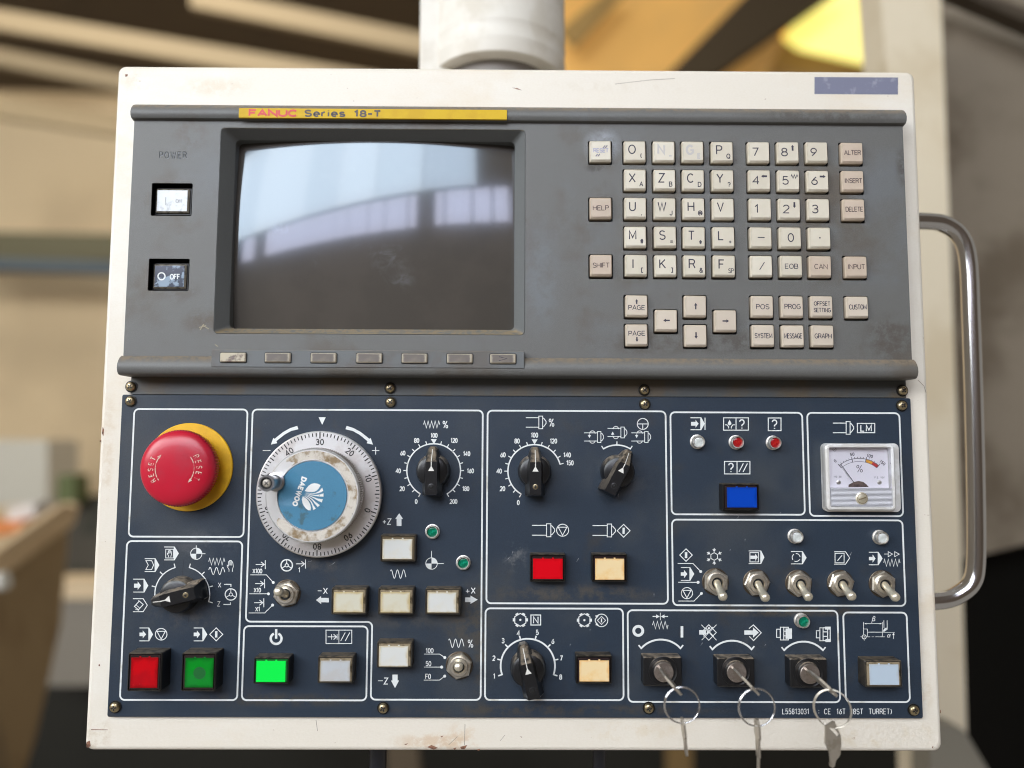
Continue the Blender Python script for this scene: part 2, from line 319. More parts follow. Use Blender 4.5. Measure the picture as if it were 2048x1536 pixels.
# ------------------------------------------------------------------ ink: strokes, fills and letters
def arcp(cx, cy, rx, ry, a0, a1, n=9):
    return [(cx + rx * cos(radians(a0 + (a1 - a0) * i / n)), cy + ry * sin(radians(a0 + (a1 - a0) * i / n))) for i in range(n + 1)]
G = {}
def g(ch, w, *st): G[ch] = (w, st)
g(' ', .45)
g('A', .74, [(0, 0), (.37, 1), (.74, 0)], [(.13, .34), (.61, .34)])
g('B', .64, [(0, .53), (.4, .53)] + arcp(.4, .265, .24, .265, 90, -90) + [(0, 0), (0, 1), (.37, 1)] + arcp(.37, .765, .23, .235, 90, -90))
g('C', .72, arcp(.37, .5, .37, .5, 42, 318, 16))
g('D', .70, [(0, 0), (0, 1), (.3, 1)] + arcp(.3, .5, .4, .5, 90, -90, 12) + [(0, 0)])
g('E', .58, [(.58, 1), (0, 1), (0, 0), (.58, 0)], [(0, .52), (.5, .52)])
g('F', .56, [(.56, 1), (0, 1), (0, 0)], [(0, .52), (.48, .52)])
g('G', .76, arcp(.38, .5, .38, .5, 42, 300, 14) + [(.74, .2), (.74, .46), (.42, .46)])
g('H', .68, [(0, 0), (0, 1)], [(.68, 0), (.68, 1)], [(0, .52), (.68, .52)])
g('I', .10, [(.05, 0), (.05, 1)])
g('J', .50, [(.5, 1), (.5, .25)] + arcp(.25, .25, .25, .25, 0, -180))
g('K', .66, [(0, 0), (0, 1)], [(.62, 1), (0, .38)], [(.2, .57), (.66, 0)])
g('L', .54, [(0, 1), (0, 0), (.54, 0)])
g('M', .80, [(0, 0), (0, 1), (.4, .18), (.8, 1), (.8, 0)])
g('N', .70, [(0, 0), (0, 1), (.7, 0), (.7, 1)])
g('O', .78, arcp(.39, .5, .39, .5, 0, 360, 20))
g('P', .62, [(0, 0), (0, 1), (.36, 1)] + arcp(.36, .74, .26, .26, 90, -90) + [(0, .48)])
g('Q', .78, arcp(.39, .5, .39, .5, 0, 360, 20), [(.48, .28), (.78, -.05)])
g('R', .66, [(0, 0), (0, 1), (.38, 1)] + arcp(.38, .75, .25, .25, 90, -90) + [(0, .5)], [(.42, .5), (.64, .1), (.66, 0)])
g('S', .64, arcp(.32, .755, .29, .245, 25, 270, 12) + arcp(.32, .255, .32, .255, 90, -155, 12))
g('T', .66, [(0, 1), (.66, 1)], [(.33, 1), (.33, 0)])
g('U', .66, [(0, 1), (0, .32)] + arcp(.33, .32, .33, .32, 180, 360, 12) + [(.66, 1)])
g('V', .70, [(0, 1), (.35, 0), (.7, 1)])
g('W', .96, [(0, 1), (.24, 0), (.48, .95), (.72, 0), (.96, 1)])
g('X', .70, [(0, 0), (.7, 1)], [(0, 1), (.7, 0)])
g('Y', .70, [(0, 1), (.35, .46), (.7, 1)], [(.35, .46), (.35, 0)])
g('Z', .64, [(0, 1), (.64, 1), (0, 0), (.64, 0)])
g('0', .58, arcp(.29, .5, .29, .5, 0, 360, 20))
g('1', .40, [(.03, .77), (.27, 1), (.27, 0)])
g('2', .58, arcp(.29, .71, .28, .29, 165, -25, 10) + [(0, 0), (.58, 0)])
g('3', .58, arcp(.28, .755, .26, .245, 160, -90, 10) + arcp(.28, .27, .29, .27, 90, -160, 10))
g('4', .62, [(.46, 0), (.46, 1), (0, .3), (.62, .3)])
g('5', .58, [(.52, 1), (.1, 1), (.05, .52)] + arcp(.28, .32, .29, .32, 130, -155, 12))
g('6', .58, [(.47, .98), (.2, .68), (.04, .42)] + arcp(.29, .3, .28, .3, 150, 510, 16))
g('7', .56, [(0, 1), (.56, 1), (.18, 0)])
g('8', .58, arcp(.29, .76, .25, .24, 0, 360, 14), arcp(.29, .265, .29, .265, 0, 360, 16))
g('9', .58, [(.11, .02), (.38, .32), (.54, .58)] + arcp(.29, .7, .28, .3, -30, 330, 16))
g('-', .42, [(0, .46), (.42, .46)])
g('_', .60, [(0, .48), (.6, .48)])
g('+', .60, [(0, .45), (.6, .45)], [(.3, .15), (.3, .75)])
g('=', .60, [(0, .32), (.6, .32)], [(0, .6), (.6, .6)])
g('/', .50, [(0, 0), (.5, 1)])
g('.', .12, [(.0, .05), (.12, .05)])
g(',', .12, [(.1, .1), (.02, -.12)])
g(':', .12, [(0, .2), (.12, .2)], [(0, .7), (.12, .7)])
g('(', .24, arcp(.45, .45, .42, .6, 125, 235, 8))
g(')', .24, arcp(-.2, .45, .42, .6, 55, -55, 8))
g('[', .36, [(.36, 1), (0, 1), (0, 0), (.36, 0)])
g(']', .36, [(0, 1), (.36, 1), (.36, 0), (0, 0)])
g('#', .72, [(.02, .34), (.7, .34)], [(.02, .66), (.7, .66)], [(.2, 0), (.26, 1)], [(.46, 0), (.52, 1)])
g('*', .6, [(.3, 0), (.3, .9)], [(0, .2), (.6, .7)], [(0, .7), (.6, .2)])
g('?', .56, arcp(.28, .72, .27, .28, 170, -40, 10) + [(.29, .38), (.29, .26)], [(.29, .0), (.29, .1)])
g('%', .78, arcp(.15, .78, .15, .19, 0, 360, 12), arcp(.63, .2, .15, .19, 0, 360, 12), [(.12, 0), (.66, 1)])
g('&', .72, [(.72, 0), (.16, .66)] + arcp(.3, .8, .17, .19, 200, -20, 8) + [(.06, .38)] + arcp(.28, .26, .26, .26, 150, 320, 8) + [(.68, .48)])
g('@', .9, arcp(.45, .45, .18, .2, 0, 360, 12), arcp(.45, .45, .45, .5, -60, 270, 18), [(.63, .65), (.63, .3), (.8, .3)])
g('e', .56, [(.02, .36), (.54, .36)] + arcp(.28, .36, .27, .36, 0, 310, 14))
g('r', .34, [(0, 0), (0, .7)], [(0, .42)] + arcp(.26, .4, .26, .3, 170, 80, 5))
g('i', .1, [(.05, 0), (.05, .7)], [(.05, .86), (.05, 1)])
g('s', .5, arcp(.25, .53, .22, .18, 25, 270, 9) + arcp(.25, .18, .25, .18, 90, -155, 9))
g('a', .6, arcp(.26, .35, .26, .35, 20, 340, 14) + [(.6, .0)], [(.6, .7), (.5, .2)])

class Ink:
    def __init__(s, z, o=(0, 0), sc=1.0, T=None, up=-1):
        s.mb = MB(); s.mb.flat = True; s.z = z; s.k = 0; s.up = up
        s.T = T or (lambda a, b: P(o[0] + a / sc, o[1] + b / sc, z))
    def put(s, pts, fs):
        zz = s.z + .012 * (s.k % 8); s.k += 1
        q = []
        for a, b in pts:
            t = s.T(a, b); q.append((t[0], t[1], (t[2] if len(t) > 2 else 0) + zz))
        out = []
        for f in fs:
            A = sum(q[f[i]][0] * q[f[(i + 1) % len(f)]][1] - q[f[(i + 1) % len(f)]][0] * q[f[i]][1] for i in range(len(f)))
            out.append(f if A > 0 else tuple(reversed(f)))
        s.mb.add(q, out)
    def line(s, pts, w, closed=False):
        q = []
        for p in pts:
            if not q or hypot(p[0] - q[-1][0], p[1] - q[-1][1]) > 1e-6: q.append(p)
        if closed and hypot(q[0][0] - q[-1][0], q[0][1] - q[-1][1]) < 1e-6: q.pop()
        n = len(q)
        if n > 3 and not closed and hypot(q[0][0] - q[-1][0], q[0][1] - q[-1][1]) < 1e-6: closed = True; q.pop(); n -= 1
        L = []; R = []
        for i in range(n):
            p = Vector(q[i]); a = Vector(q[i - 1]) if (i or closed) else None; b = Vector(q[(i + 1) % n]) if (i < n - 1 or closed) else None
            d1 = (p - a).normalized() if a is not None else None; d2 = (b - p).normalized() if b is not None else None
            if d1 is None: d1 = d2
            if d2 is None: d2 = d1
            t = d1 + d2
            if t.length < .05: t = d2.copy()
            t.normalize(); nn = Vector((-t.y, t.x)); k = nn.dot(Vector((-d2.y, d2.x))); k = w / 2 / max(k, .45)
            L.append(tuple(p + nn * k)); R.append(tuple(p - nn * k))
        fs = [(i, (i + 1) % n, n + (i + 1) % n, n + i) for i in range(n if closed else n - 1)]
        s.put(L + R, fs)
    def fill(s, pts, holes=()):
        loops = [list(pts)] + [list(h) for h in holes]; tri = tessellate_polygon([[Vector((p[0], p[1], 0)) for p in l] for l in loops])
        s.put([p for l in loops for p in l], [tuple(t) for t in tri])
    def arc(s, cx, cy, r, a0, a1, w, n=None, ry=None):
        n = n or max(6, int(abs(a1 - a0) / 7)); s.line(arcp(cx, cy, r, s.up * (ry or r), a0, a1, n), w)
    def circ(s, cx, cy, r, w): s.arc(cx, cy, r, 0, 360, w, 28)
    def disc(s, cx, cy, r, n=16): s.fill(arcp(cx, cy, r, r, 0, 360, n)[:-1])
    def rect(s, x0, y0, x1, y1, w): s.line([(x0, y0), (x1, y0), (x1, y1), (x0, y1)], w, True)
    def frect(s, x0, y0, x1, y1): s.fill([(x0, y0), (x1, y0), (x1, y1), (x0, y1)])
    def poly(s, *c): s.fill(list(zip(c[::2], c[1::2])))
    def pl(s, w, *c): s.line(list(zip(c[::2], c[1::2])), w)
    def dotline(s, w, r, *c): s.pl(w, *c); s.disc(c[-2], c[-1], r)
    def arrow(s, x0, y0, x1, y1, w, h, open=False, hw=.55):
        d = Vector((x1 - x0, y1 - y0)).normalized(); n = Vector((-d.y, d.x)); p = Vector((x1, y1))
        if open: s.line([(x0, y0), (x1, y1)], w); s.line([tuple(p - d * h + n * h * hw), (x1, y1), tuple(p - d * h - n * h * hw)], w)
        else: s.line([(x0, y0), tuple(p - d * h * .9)], w); s.fill([(x1, y1), tuple(p - d * h + n * h * hw), tuple(p - d * h - n * h * hw)])
    def text(s, t, x, y, h, w=1.0, sw=None, ang=0.0, anchor='c', gap=.22, mid=True):
        sw = (sw or h * .11) * (1.12 if s.up < 0 else 1.0); tot = sum(G[c][0] for c in t) + gap * (len(t) - 1)
        ox = {'c': -tot / 2, 'l': 0, 'r': -tot}[anchor]; ca, sa = cos(radians(ang)), sin(radians(ang)); oy = -.5 if mid else 0
        for c in t:
            for st in G[c][1]:
                q = []
                for a, b in st:
                    X = (ox + a) * h * w; Y = (b + oy) * h; q.append((x + X * ca - Y * sa, y + s.up * (X * sa + Y * ca)))
                s.line(q, sw)
            ox += G[c][0] + gap
    def fit(s, t, x, y, h, width, sw, gap=.18):
        s.text(t, x, y, h, (width - sw) / (h * (sum(G[c][0] for c in t) + gap * (len(t) - 1))), sw, gap=gap)
    # pictograms
    def prog(s, x0, y0, x1, y1, xm, w, filled=True):
        ym = (y0 + y1) / 2
        if filled: s.line([(x0, y0), (xm, y0)], w); s.line([(x0, y1), (xm, y1)], w); s.poly(xm - w / 2, y0 - w / 2, xm + w / 2, y0 - w / 2, x1, ym, xm + w / 2, y1 + w / 2, xm - w / 2, y1 + w / 2)
        else: s.line([(x0, y0), (xm, y0), (x1, ym), (xm, y1), (x0, y1)], w)
    def fat(s, x0, x1, ym, hs, hh, xk):
        s.poly(x0, ym - hs, xk, ym - hs, xk, ym - hh, x1, ym, xk, ym + hh, xk, ym + hs, x0, ym + hs)
    def stop(s, cx, cy, r, w):
        s.circ(cx, cy, r, w); a = r * .72; s.line([(cx - a, cy - r * .5), (cx + a, cy - r * .5), (cx, cy + r * .84)], w, True)
    def start(s, cx, cy, h, w, bw=None):
        s.line([(cx - h, cy), (cx, cy - h), (cx + h, cy), (cx, cy + h)], w, True); b = bw or h * .18; s.frect(cx - b, cy - h * .48, cx + b, cy + h * .48)
    def zig(s, x0, x1, y0, y1, n, w):
        p = [(x0, (y0 + y1) / 2)]
        for i in range(n): p.append((x0 + (x1 - x0) * (i + .5) / n, y0 if i % 2 == 0 else y1))
        p.append((x1, (y0 + y1) / 2)); s.line(p, w)
    def wave(s, x0, x1, y0, y1, per, w, ph=0):
        s.line([(x0 + (x1 - x0) * i / 40, (y0 + y1) / 2 + (y1 - y0) / 2 * cos(2 * pi * per * i / 40 + ph)) for i in range(41)], w)
    def wheel(s, cx, cy, r, w):
        s.circ(cx, cy, r, w); s.circ(cx, cy, r * .28, w * .7)
        for a in (90, 210, 330):
            s.line([(cx + r * .3 * cos(radians(a)), cy - r * .3 * sin(radians(a))), (cx + r * cos(radians(a)), cy - r * sin(radians(a)))], w * .7)
    def spindle(s, x0, y0, x1, y1, w):
        k = (x1 - x0) / 148; h = y1 - y0; xa = x1 - 53 * k; xb = x1 - 25 * k
        s.line([(x0, y0 + h * .12), (xa, y0 + h * .12)], w); s.line([(x0, y1 - h * .12), (xa, y1 - h * .12)], w); s.rect(xa, y0, xb, y1, w)
        s.line([(xb, y0 + h * .14), (xb + 8 * k, y0 + h * .17), (x1, y0 + h * .42), (x1, y1 - h * .42), (xb + 8 * k, y1 - h * .17), (xb, y1 - h * .14)], w)
    def refpt(s, cx, cy, r, w, v0, h1):
        s.circ(cx, cy, r, w); s.line([(cx, cy - r), (cx, v0)], w); s.line([(cx + r, cy), (h1, cy)], w)
        s.fill([(cx, cy)] + arcp(cx, cy, r, -r, 0, 90, 8)); s.fill([(cx, cy)] + arcp(cx, cy, r, -r, 180, 270, 8))
    def scale(s, cx, cy, r, a0, a1, w, step, tl, tw=None):
        s.arc(cx, cy, r, a0, a1, w); a = a0
        while a <= a1 + .01:
            c, d = cos(radians(a)), sin(radians(a)); s.line([(cx + (r - w * .4) * c, cy - (r - w * .4) * d), (cx + (r + tl) * c, cy - (r + tl) * d)], tw or w); a += step
    def hand(s, x0, y0, x1, y1, w):
        W, H = x1 - x0, y1 - y0; f = lambda a, b: (x0 + a * W, y0 + b * H)
        s.line([f(.3, 1), f(.3, .8), f(.05, .55), f(.05, .42), f(.22, .5), f(.22, .12), f(.34, .1), f(.36, .02), f(.48, .0), f(.52, .03), f(.62, .02), f(.66, .12), f(.8, .14), f(.9, .55), f(.76, .82), f(.76, 1)], w)
        for a in (.36, .5, .65): s.line([f(a, .08), f(a, .45)], w * .7)
    def gear(s, cx, cy, r, w):
        s.line([(cx + r * sin(pi / 3 * k), cy - r * cos(pi / 3 * k)) for k in range(6)], w, True); s.disc(cx, cy, r * .18)
        for k in range(6):
            a = pi / 3 * k; c, d = cos(a), sin(a); a0, a1, hw = r * .84, r * 1.18, r * .24
            s.fill([(cx + a0 * c - hw * d, cy + a0 * d + hw * c), (cx + a1 * c - hw * d, cy + a1 * d + hw * c), (cx + a1 * c + hw * d, cy + a1 * d - hw * c), (cx + a0 * c + hw * d, cy + a0 * d - hw * c)])
ZM = {'z2': ((220, 1060), 4.15), 'z3': ((490, 800), 4.653), 'z4': ((740, 800), 4.656), 'z5': ((480, 1080), 4.389), 'z6': ((720, 1010), 3.656),
      'z7': ((960, 800), 3.656), 'z8': ((960, 1190), 6.4), 'c1': ((1320, 810), 6.4), 'c2': ((1600, 810), 6.4), 'c3': ((1320, 1030), 7.585),
      'c4': ((1550, 1030), 7.062), 'c5': ((1240, 1200), 4.653), 'c6': ((1540, 1200), 4.653), 'd8': ((1640, 1200), 9.309), 'px': ((0, 0), 1.0)}

# ------------------------------------------------------------------ the hall behind the panel
HALLWALL = M('hall_wall_paint', (.80, .61, .37), .8, col2=(.70, .53, .32), scale=.6)
CEIL = M('dark_roof', (.085, .056, .027), .9, col2=(.075, .05, .025), scale=.8)
PURL = M('roof_purlin', (.34, .255, .145), .8)
AMBER = M('ochre_roof_sheet', (.74, .40, .10), .8, col2=(.60, .34, .10), scale=1.2, emit=.16, ecol=(1, .55, .16))
SKYL = M('roof_light', (.9, .85, .45), .6, emit=.95, ecol=(1, .86, .16))
BEAMB = M('brown_beam', (.055, .034, .012), .8)
TAUPE = M('taupe_roof', (.36, .24, .14), .8)
OLIVE = M('olive_beam', (.17, .15, .085), .8); SLATE = M('slate_pipe', (.13, .16, .18), .6)
MACHC = M('machine_cream', (.66, .57, .42), .5, col2=(.58, .48, .33), scale=6)
MACHD = M('machine_door_taupe', (.22, .18, .132), .6, col2=(.13, .10, .068), scale=4.5, spec=.25)
MACHK = M('machine_dark', (.004, .0035, .0025), .7, spec=.08); MACHG = M('machine_grey_ledge', (.20, .18, .14), .6)
WOOD = M('bench_wood', (.66, .50, .31), .7); WOODD = M('bench_side', (.33, .24, .13), .7, col2=(.25, .17, .085), scale=4)
GREYW = M('pale_locker', (.58, .54, .45), .7); ORANGE = M('orange_crate', (.62, .20, .05), .6); DARKC = M('dark_clutter', (.075, .062, .043), .8, col2=(.03, .03, .018), scale=5)
RACKM = M('grey_rack', (.22, .19, .15), .7); FLOORM = M('dark_floor', (.028, .022, .010), .8, col2=(.06, .035, .012), scale=2.5, lo=.45, hi=.6)
def quadbox(name, px, d, th, mat, **k):
    """A slab: its front face has these photo corners at depth d (mm) behind the panel, or one depth per corner."""
    ds = d if isinstance(d, (list, tuple)) else [d] * len(px)
    f = [P3(u, v, -q) for (u, v), q in zip(px, ds)]; mb = MB()
    mb.loft([f, [(x, y, z - th) for x, y, z in f]]); return new(name, mb, mat, **k)
quadbox('hall_wall', [(-500, -100), (2500, -100), (2500, 1900), (-500, 1900)], 7000, 100, HALLWALL, kind='structure')
quadbox('floor', [(-900, 1540), (2900, 1540), (3600, 2600), (-1500, 2600)], [6500, 6500, 1500, 1500], 40, FLOORM, kind='structure')
quadbox('ceiling', [(-700, 150), (1180, 215), (1300, -260), (-700, -300)], [6600, 6600, 4200, 4200], 60, CEIL, kind='structure')
for k, (a, b, w_) in enumerate((((-60, 8), (860, 165), 40), ((-60, 84), (520, 200), 34), ((380, -28), (900, 78), 40), ((-60, 178), (300, 235), 46))):
    quadbox('roof_purlin', [(a[0], a[1] + w_), (b[0], b[1] + w_), b, a], 4000 + 250 * k, 60, PURL, group='pale purlins under the roof', cat='purlin',
            label=['pale purlin crossing highest behind the white arm, second stripe down', 'pale purlin just above the top edge of the panel at left', 'uppermost pale purlin slanting beside the support arm',
                   'lowest pale purlin, meeting the tan wall'][k])
quadbox('olive_wall_beam', [(-80, 522), (330, 518), (330, 470), (-80, 462)], 6500, 120, OLIVE, label='olive steel beam running along the tan hall wall', cat='beam')
mb = MB(); mb.tube([P3(-80, 528, -6200), P3(330, 540, -6200)], 62, 14)
new('wall_pipe', mb, SLATE, label='blue grey pipe along the tan wall beneath the olive beam', cat='pipe')
quadbox('ochre_roof_sheet', [(1080, 330), (1440, 330), (1640, -60), (1080, -60)], 5200, 40, AMBER, label='ochre translucent roof sheet right of the support arm', cat='roof sheet')
quadbox('taupe_roof_sheet', [(1280, 360), (1860, 360), (1860, -80), (1500, -80)], 5600, 40, TAUPE, label='taupe roof sheet around the bright yellow roof light', cat='roof sheet')
quadbox('brown_roof_beam', [(1310, 175), (1415, 160), (1700, -40), (1520, -40)], 4800, 140, BEAMB, label='dark brown roof beam slanting up towards the yellow roof light', cat='beam')
quadbox('brown_roof_rod', [(1120, 60), (1150, 95), (1255, -20), (1215, -20)], 4900, 40, M('brown_rod', (.33, .20, .06), .8), label='thin brown brace rod against the ochre sheet beside the arm', cat='brace')
quadbox('roof_light', [(1562, 72), (1600, 98), (1735, 128), (1762, 110), (1762, -40), (1690, -40)], 5200, 30, SKYL, label='bright yellow roof light at the upper right', cat='roof light')
t = thing('workbench', 'tan wooden workbench with brown side, blurred at the lower left', 'workbench', P3(60, 1400, -1900))
quadbox('bench_top', [(-80, 1200), (-80, 1140), (118, 1006), (140, 1012), (128, 1052)], [1500, 1500, 2300, 2300, 2300], 60, WOOD, parent=t)
quadbox('side_panel', [(-80, 1600), (-80, 1190), (128, 1052), (112, 1250), (60, 1480), (20, 1600)], [1520, 1520, 2320, 2300, 2000, 1600], 30, WOODD, parent=t)
quadbox('pale_locker', [(-60, 1015), (95, 1005), (95, 880), (-60, 880)], 5200, 400, GREYW, label='pale grey locker against the tan wall at left', cat='locker')
quadbox('orange_crate', [(-60, 1085), (40, 1062), (44, 1045), (-60, 1048)], 2600, 200, ORANGE, label='orange crate lying on the workbench at the left edge', cat='crate')
quadbox('dark_cabinet', [(86, 1175), (230, 1175), (230, 985), (110, 1000)], 4200, 300, DARKC, label='dark cabinet standing behind the workbench', cat='cabinet')
mb = MB(); mb.tube([P3(-30, 1172, -1450), P3(12, 1160, -1450)], 22, 16); new('paper_roll', mb, M('pale_paper', (.6, .58, .52), .7), label='pale paper roll beside the workbench at the left edge', cat='roll')
quadbox('green_canister', [(112, 1004), (150, 1004), (148, 950), (116, 950)], 4000, 150, M('canister_green', (.10, .12, .04), .7), label='dark green canister standing on the dark cabinet', cat='canister')
quadbox('white_carton', [(14, 1046), (70, 1032), (70, 1004), (14, 1016)], 2700, 150, M('carton_white', (.6, .57, .52), .8), label='white carton on the workbench beside the orange crate', cat='carton')
t = thing('storage_rack', 'grey rack with a tan top board between workbench and panel', 'rack', P3(140, 1350, -3200))
quadbox('top_board', [(90, 1198), (230, 1198), (230, 1162), (90, 1162)], 3200, 200, WOOD, parent=t)
quadbox('rack_body', [(90, 1372), (230, 1372), (230, 1198), (90, 1198)], 3220, 180, RACKM, parent=t)
quadbox('filler_block', [(-100, 1700), (1800, 1700), (1800, 1366), (-100, 1366)], 3500, 300, M('filler_block_dark', (.012, .010, .005), .8), label='added dark block filling the gap under the panel', cat='block')  # added plain block standing in for the dark background below the panel
quadbox('oiled_floor_board', [(775, 1640), (850, 1640), (830, 1440), (772, 1440)], 2600, 40, M('brown_board', (.10, .07, .04), .8), label='brown board below the panel, left of the middle', cat='board')
quadbox('ochre_board', [(1335, 1640), (1385, 1640), (1385, 1440), (1335, 1440)], 2600, 40, M('ochre_board', (.20, .12, .04), .8), label='ochre board below the panel behind the hanging keys', cat='board')
# machine enclosure at right
t = thing('machine_enclosure', 'cream and taupe machine enclosure with dark opening, blurred behind the grab handle', 'machine', P3(1930, 1500, -700))
quadbox('door_frame', [(1848, 1620), (1938, 1620), (1926, 1200), (1905, 600), (1880, -60), (1758, -60), (1800, 500), (1830, 1000)], 560, 60, MACHC, parent=t)
quadbox('door_panel', [(1860, 1135), (2250, 1040), (2200, -80), (1780, -80)], 700, 30, MACHD, parent=t)
quadbox('dark_opening', [(1840, 1720), (2300, 1720), (2250, 980), (1840, 980)], 760, 20, MACHK, parent=t)
quadbox('top_rail', [(2300, 150), (2300, 108), (1930, -28), (1885, -30)], 640, 30, M('machine_rail_brown', (.05, .035, .02), .6), parent=t)
quadbox('ledge', [(1860, 1680), (2060, 1680), (1930, 1462), (1860, 1442)], 520, 40, MACHG, parent=t)
# window wall of the hall, seen only as the reflection in the screen
def wallpt(t_, y): return (-4326 + 5316 * t_, y, 5681 + -2316 * t_)
def winm(name, e, c):
    m = bpy.data.materials.new(name); m.use_nodes = True; b = m.node_tree.nodes['Principled BSDF']; b.inputs['Base Color'].default_value = (.1, .1, .1, 1)
    b.inputs['Emission Color'].default_value = (*c, 1); b.inputs['Emission Strength'].default_value = e; return m
WU = winm('upper_window_light', WIN_UP, (.88, .95, 1.0)); WL = winm('lower_window_light', WIN_LOW, (.86, .83, 1.0))
def wpane(name, t0, t1, y0, y1, m):
    mb = MB(); mb.loft([[wallpt(t0, y0), wallpt(t1, y0), wallpt(t1, y1), wallpt(t0, y1)], [tuple(Vector(wallpt(a, b)) + Vector((12, 0, 26))) for a, b in ((t0, y0), (t1, y0), (t1, y1), (t0, y1))]])
    return new(name, mb, m, parent=WT)
mb = MB(); mb.loft([[tuple(Vector(wallpt(a, b)) + Vector((34, 0, 72))) for a, b in ((-.6, -1300), (1.5, -1300), (1.5, 5600), (-.6, 5600))],
                    [tuple(Vector(wallpt(a, b)) + Vector((80, 0, 170))) for a, b in ((-.6, -1300), (1.5, -1300), (1.5, 5600), (-.6, 5600))]])
WT = new('window_wall', mb, M('window_wall_paint', (.20, .16, .13), .8), kind='structure')
for a, b in ((0.0302, 0.1078), (0.1906, 0.2740), (0.2810, 0.3265), (0.3335, 0.4002), (0.4072, 0.4473), (0.4543, 0.5145), (0.5215, 0.5621), (0.5691, 0.6314), (0.6384, 0.6833), (0.6903, 0.7485), (0.7555, 0.7752), (0.8254, 0.8450), (0.8520, 0.9122), (0.9192, 0.9592), (0.9662, 1.0000)):
    wpane('window_pane', a, b, 1300, 1800, WL)
WU2 = winm('dusty_window_light', WIN_UP * .9, (.84, .93, 1.0)); WU3 = winm('dim_window_light', WIN_UP * .72, (.80, .90, 1.0))
for a, b, m_ in ((-0.304, -0.173, WU2), (-0.167, -0.035, WU), (-0.029, 0.102, WU2), (0.108, 0.239, WU), (0.245, 0.376, WU), (0.382, 0.513, WU2), (0.519, 0.650, WU), (0.656, 0.787, WU2), (0.793, 0.924, WU3)):
    wpane('upper_window_pane', a, b, 1880, 4300, m_)

# ------------------------------------------------------------------ support arm
t = thing('support_arm', 'white painted tubular support arm standing behind the panel top', 'support arm', (0, 190, -130))
ax_, _ = P(996, 100, -130); rA = 48.5
yb = P(1000, 122, -95)[1]
mb = MB()
def ring(r, y, c=(ax_, -130)): return [(c[0] + r * cos(2 * pi * i / 56), y, c[1] + r * sin(2 * pi * i / 56)) for i in range(56)]
ARMW = M('arm_white_paint', (.66, .62, .55), .45, col2=(.58, .53, .45), scale=30, bump=.1)
mb.loft([ring(rA - 7, yb), ring(rA - 2, yb), ring(rA - .6, yb + .6), ring(rA, yb + 2), ring(rA, yb + 10), ring(rA + .25, yb + 10.6), ring(rA + .25, yb + 11.8), ring(rA - .1, yb + 12.6), ring(rA - .1, yb + 22), ring(rA + .3, yb + 23), ring(rA + .3, yb + 24), ring(rA - .1, yb + 25), ring(rA - .1, 420)])
new('arm_tube', mb, ARMW, t)
mb = MB(); mb.loft([ring(rA - 11, 150), ring(rA - 11, yb + 6)]); new('swivel_joint', mb, M('swivel_grey', (.20, .18, .16), .5), t)
x0, x1 = P(838, 60, -100)[0], P(880, 60, -100)[0]
mb = MB(); mb.block(x0, x1 + 8, 130, 420, -190, -104, 5, 1.2); new('side_plate', mb, ARMW, t)

# ------------------------------------------------------------------ control cabinet
cab = thing('control_cabinet', 'off-white painted steel control box with stained rim around grey and navy panels', 'control box', (0, -179, -60))
mb = MB()
def cl(ins, z, r): return [(p[0], p[1], z) for p in rr(-217 + ins, 217 - ins, -179.3 + ins, 179.3 - ins, r, 6)]
mb.loft([cl(0, -110, 4), cl(0, -2.2, 4)] + [cl(2.2 - 2.2 * cos(radians(a)), -2.2 + 2.2 * sin(radians(a)), 4) for a in (22, 45, 68, 90)], True, False)
mb.slab(rr(-214.8, 214.8, -177.1, 177.1, 4, 6), [rr(-152, .8, 33, 138.2, 2, 4)], lambda a, b: (a, b, 0), lambda a, b: (a, b, -1.5)); mb.box(-160, 8, 25, 146, -12, -10)
new('housing', mb, CREAM, cab, org=(0, 0, -110))
for u0, u1, zz in ((734, 778, -28), (1182, 1216, -36)):
    x0, x1 = P(u0, 1520, zz)[0], P(u1, 1520, zz)[0]; r = (x1 - x0) / 2; c = (x0 + x1) / 2; mb = MB()
    mb.loft([[(c + q * cos(2 * pi * i / 20), y, zz + q * sin(2 * pi * i / 20)) for i in range(20)] for q, y in ((r, -179), (r, -186), (r * .8, -188), (r * .72, -240))])
    new('cable_gland', mb, M('gland_black', (.012, .013, .018), .35), cab)
mb = MB(); path = smooth([P3(1800, 442, -40), P3(1856, 443, -40), P3(1890, 449, -40), P3(1920, 472, -40), P3(1936, 520, -40), P3(1942, 640, -40), P3(1948, 820, -40), P3(1952, 1000, -40), P3(1952, 1120, -40), P3(1943, 1165, -40), P3(1915, 1190, -40), P3(1880, 1201, -40), P3(1800, 1205, -40)], 7)
mb.tube(path, 4.9, 20); new('grab_handle', mb, CHROME, cab, label='bent chrome grab handle on the right side of the box', angle=60)
i = Ink(.06); i.line([(1629, 171), (1796, 172)], 34); new('blank_sticker', i.mb, STICK, cab, label='blank worn lavender sticker at the upper right corner', angle=0)
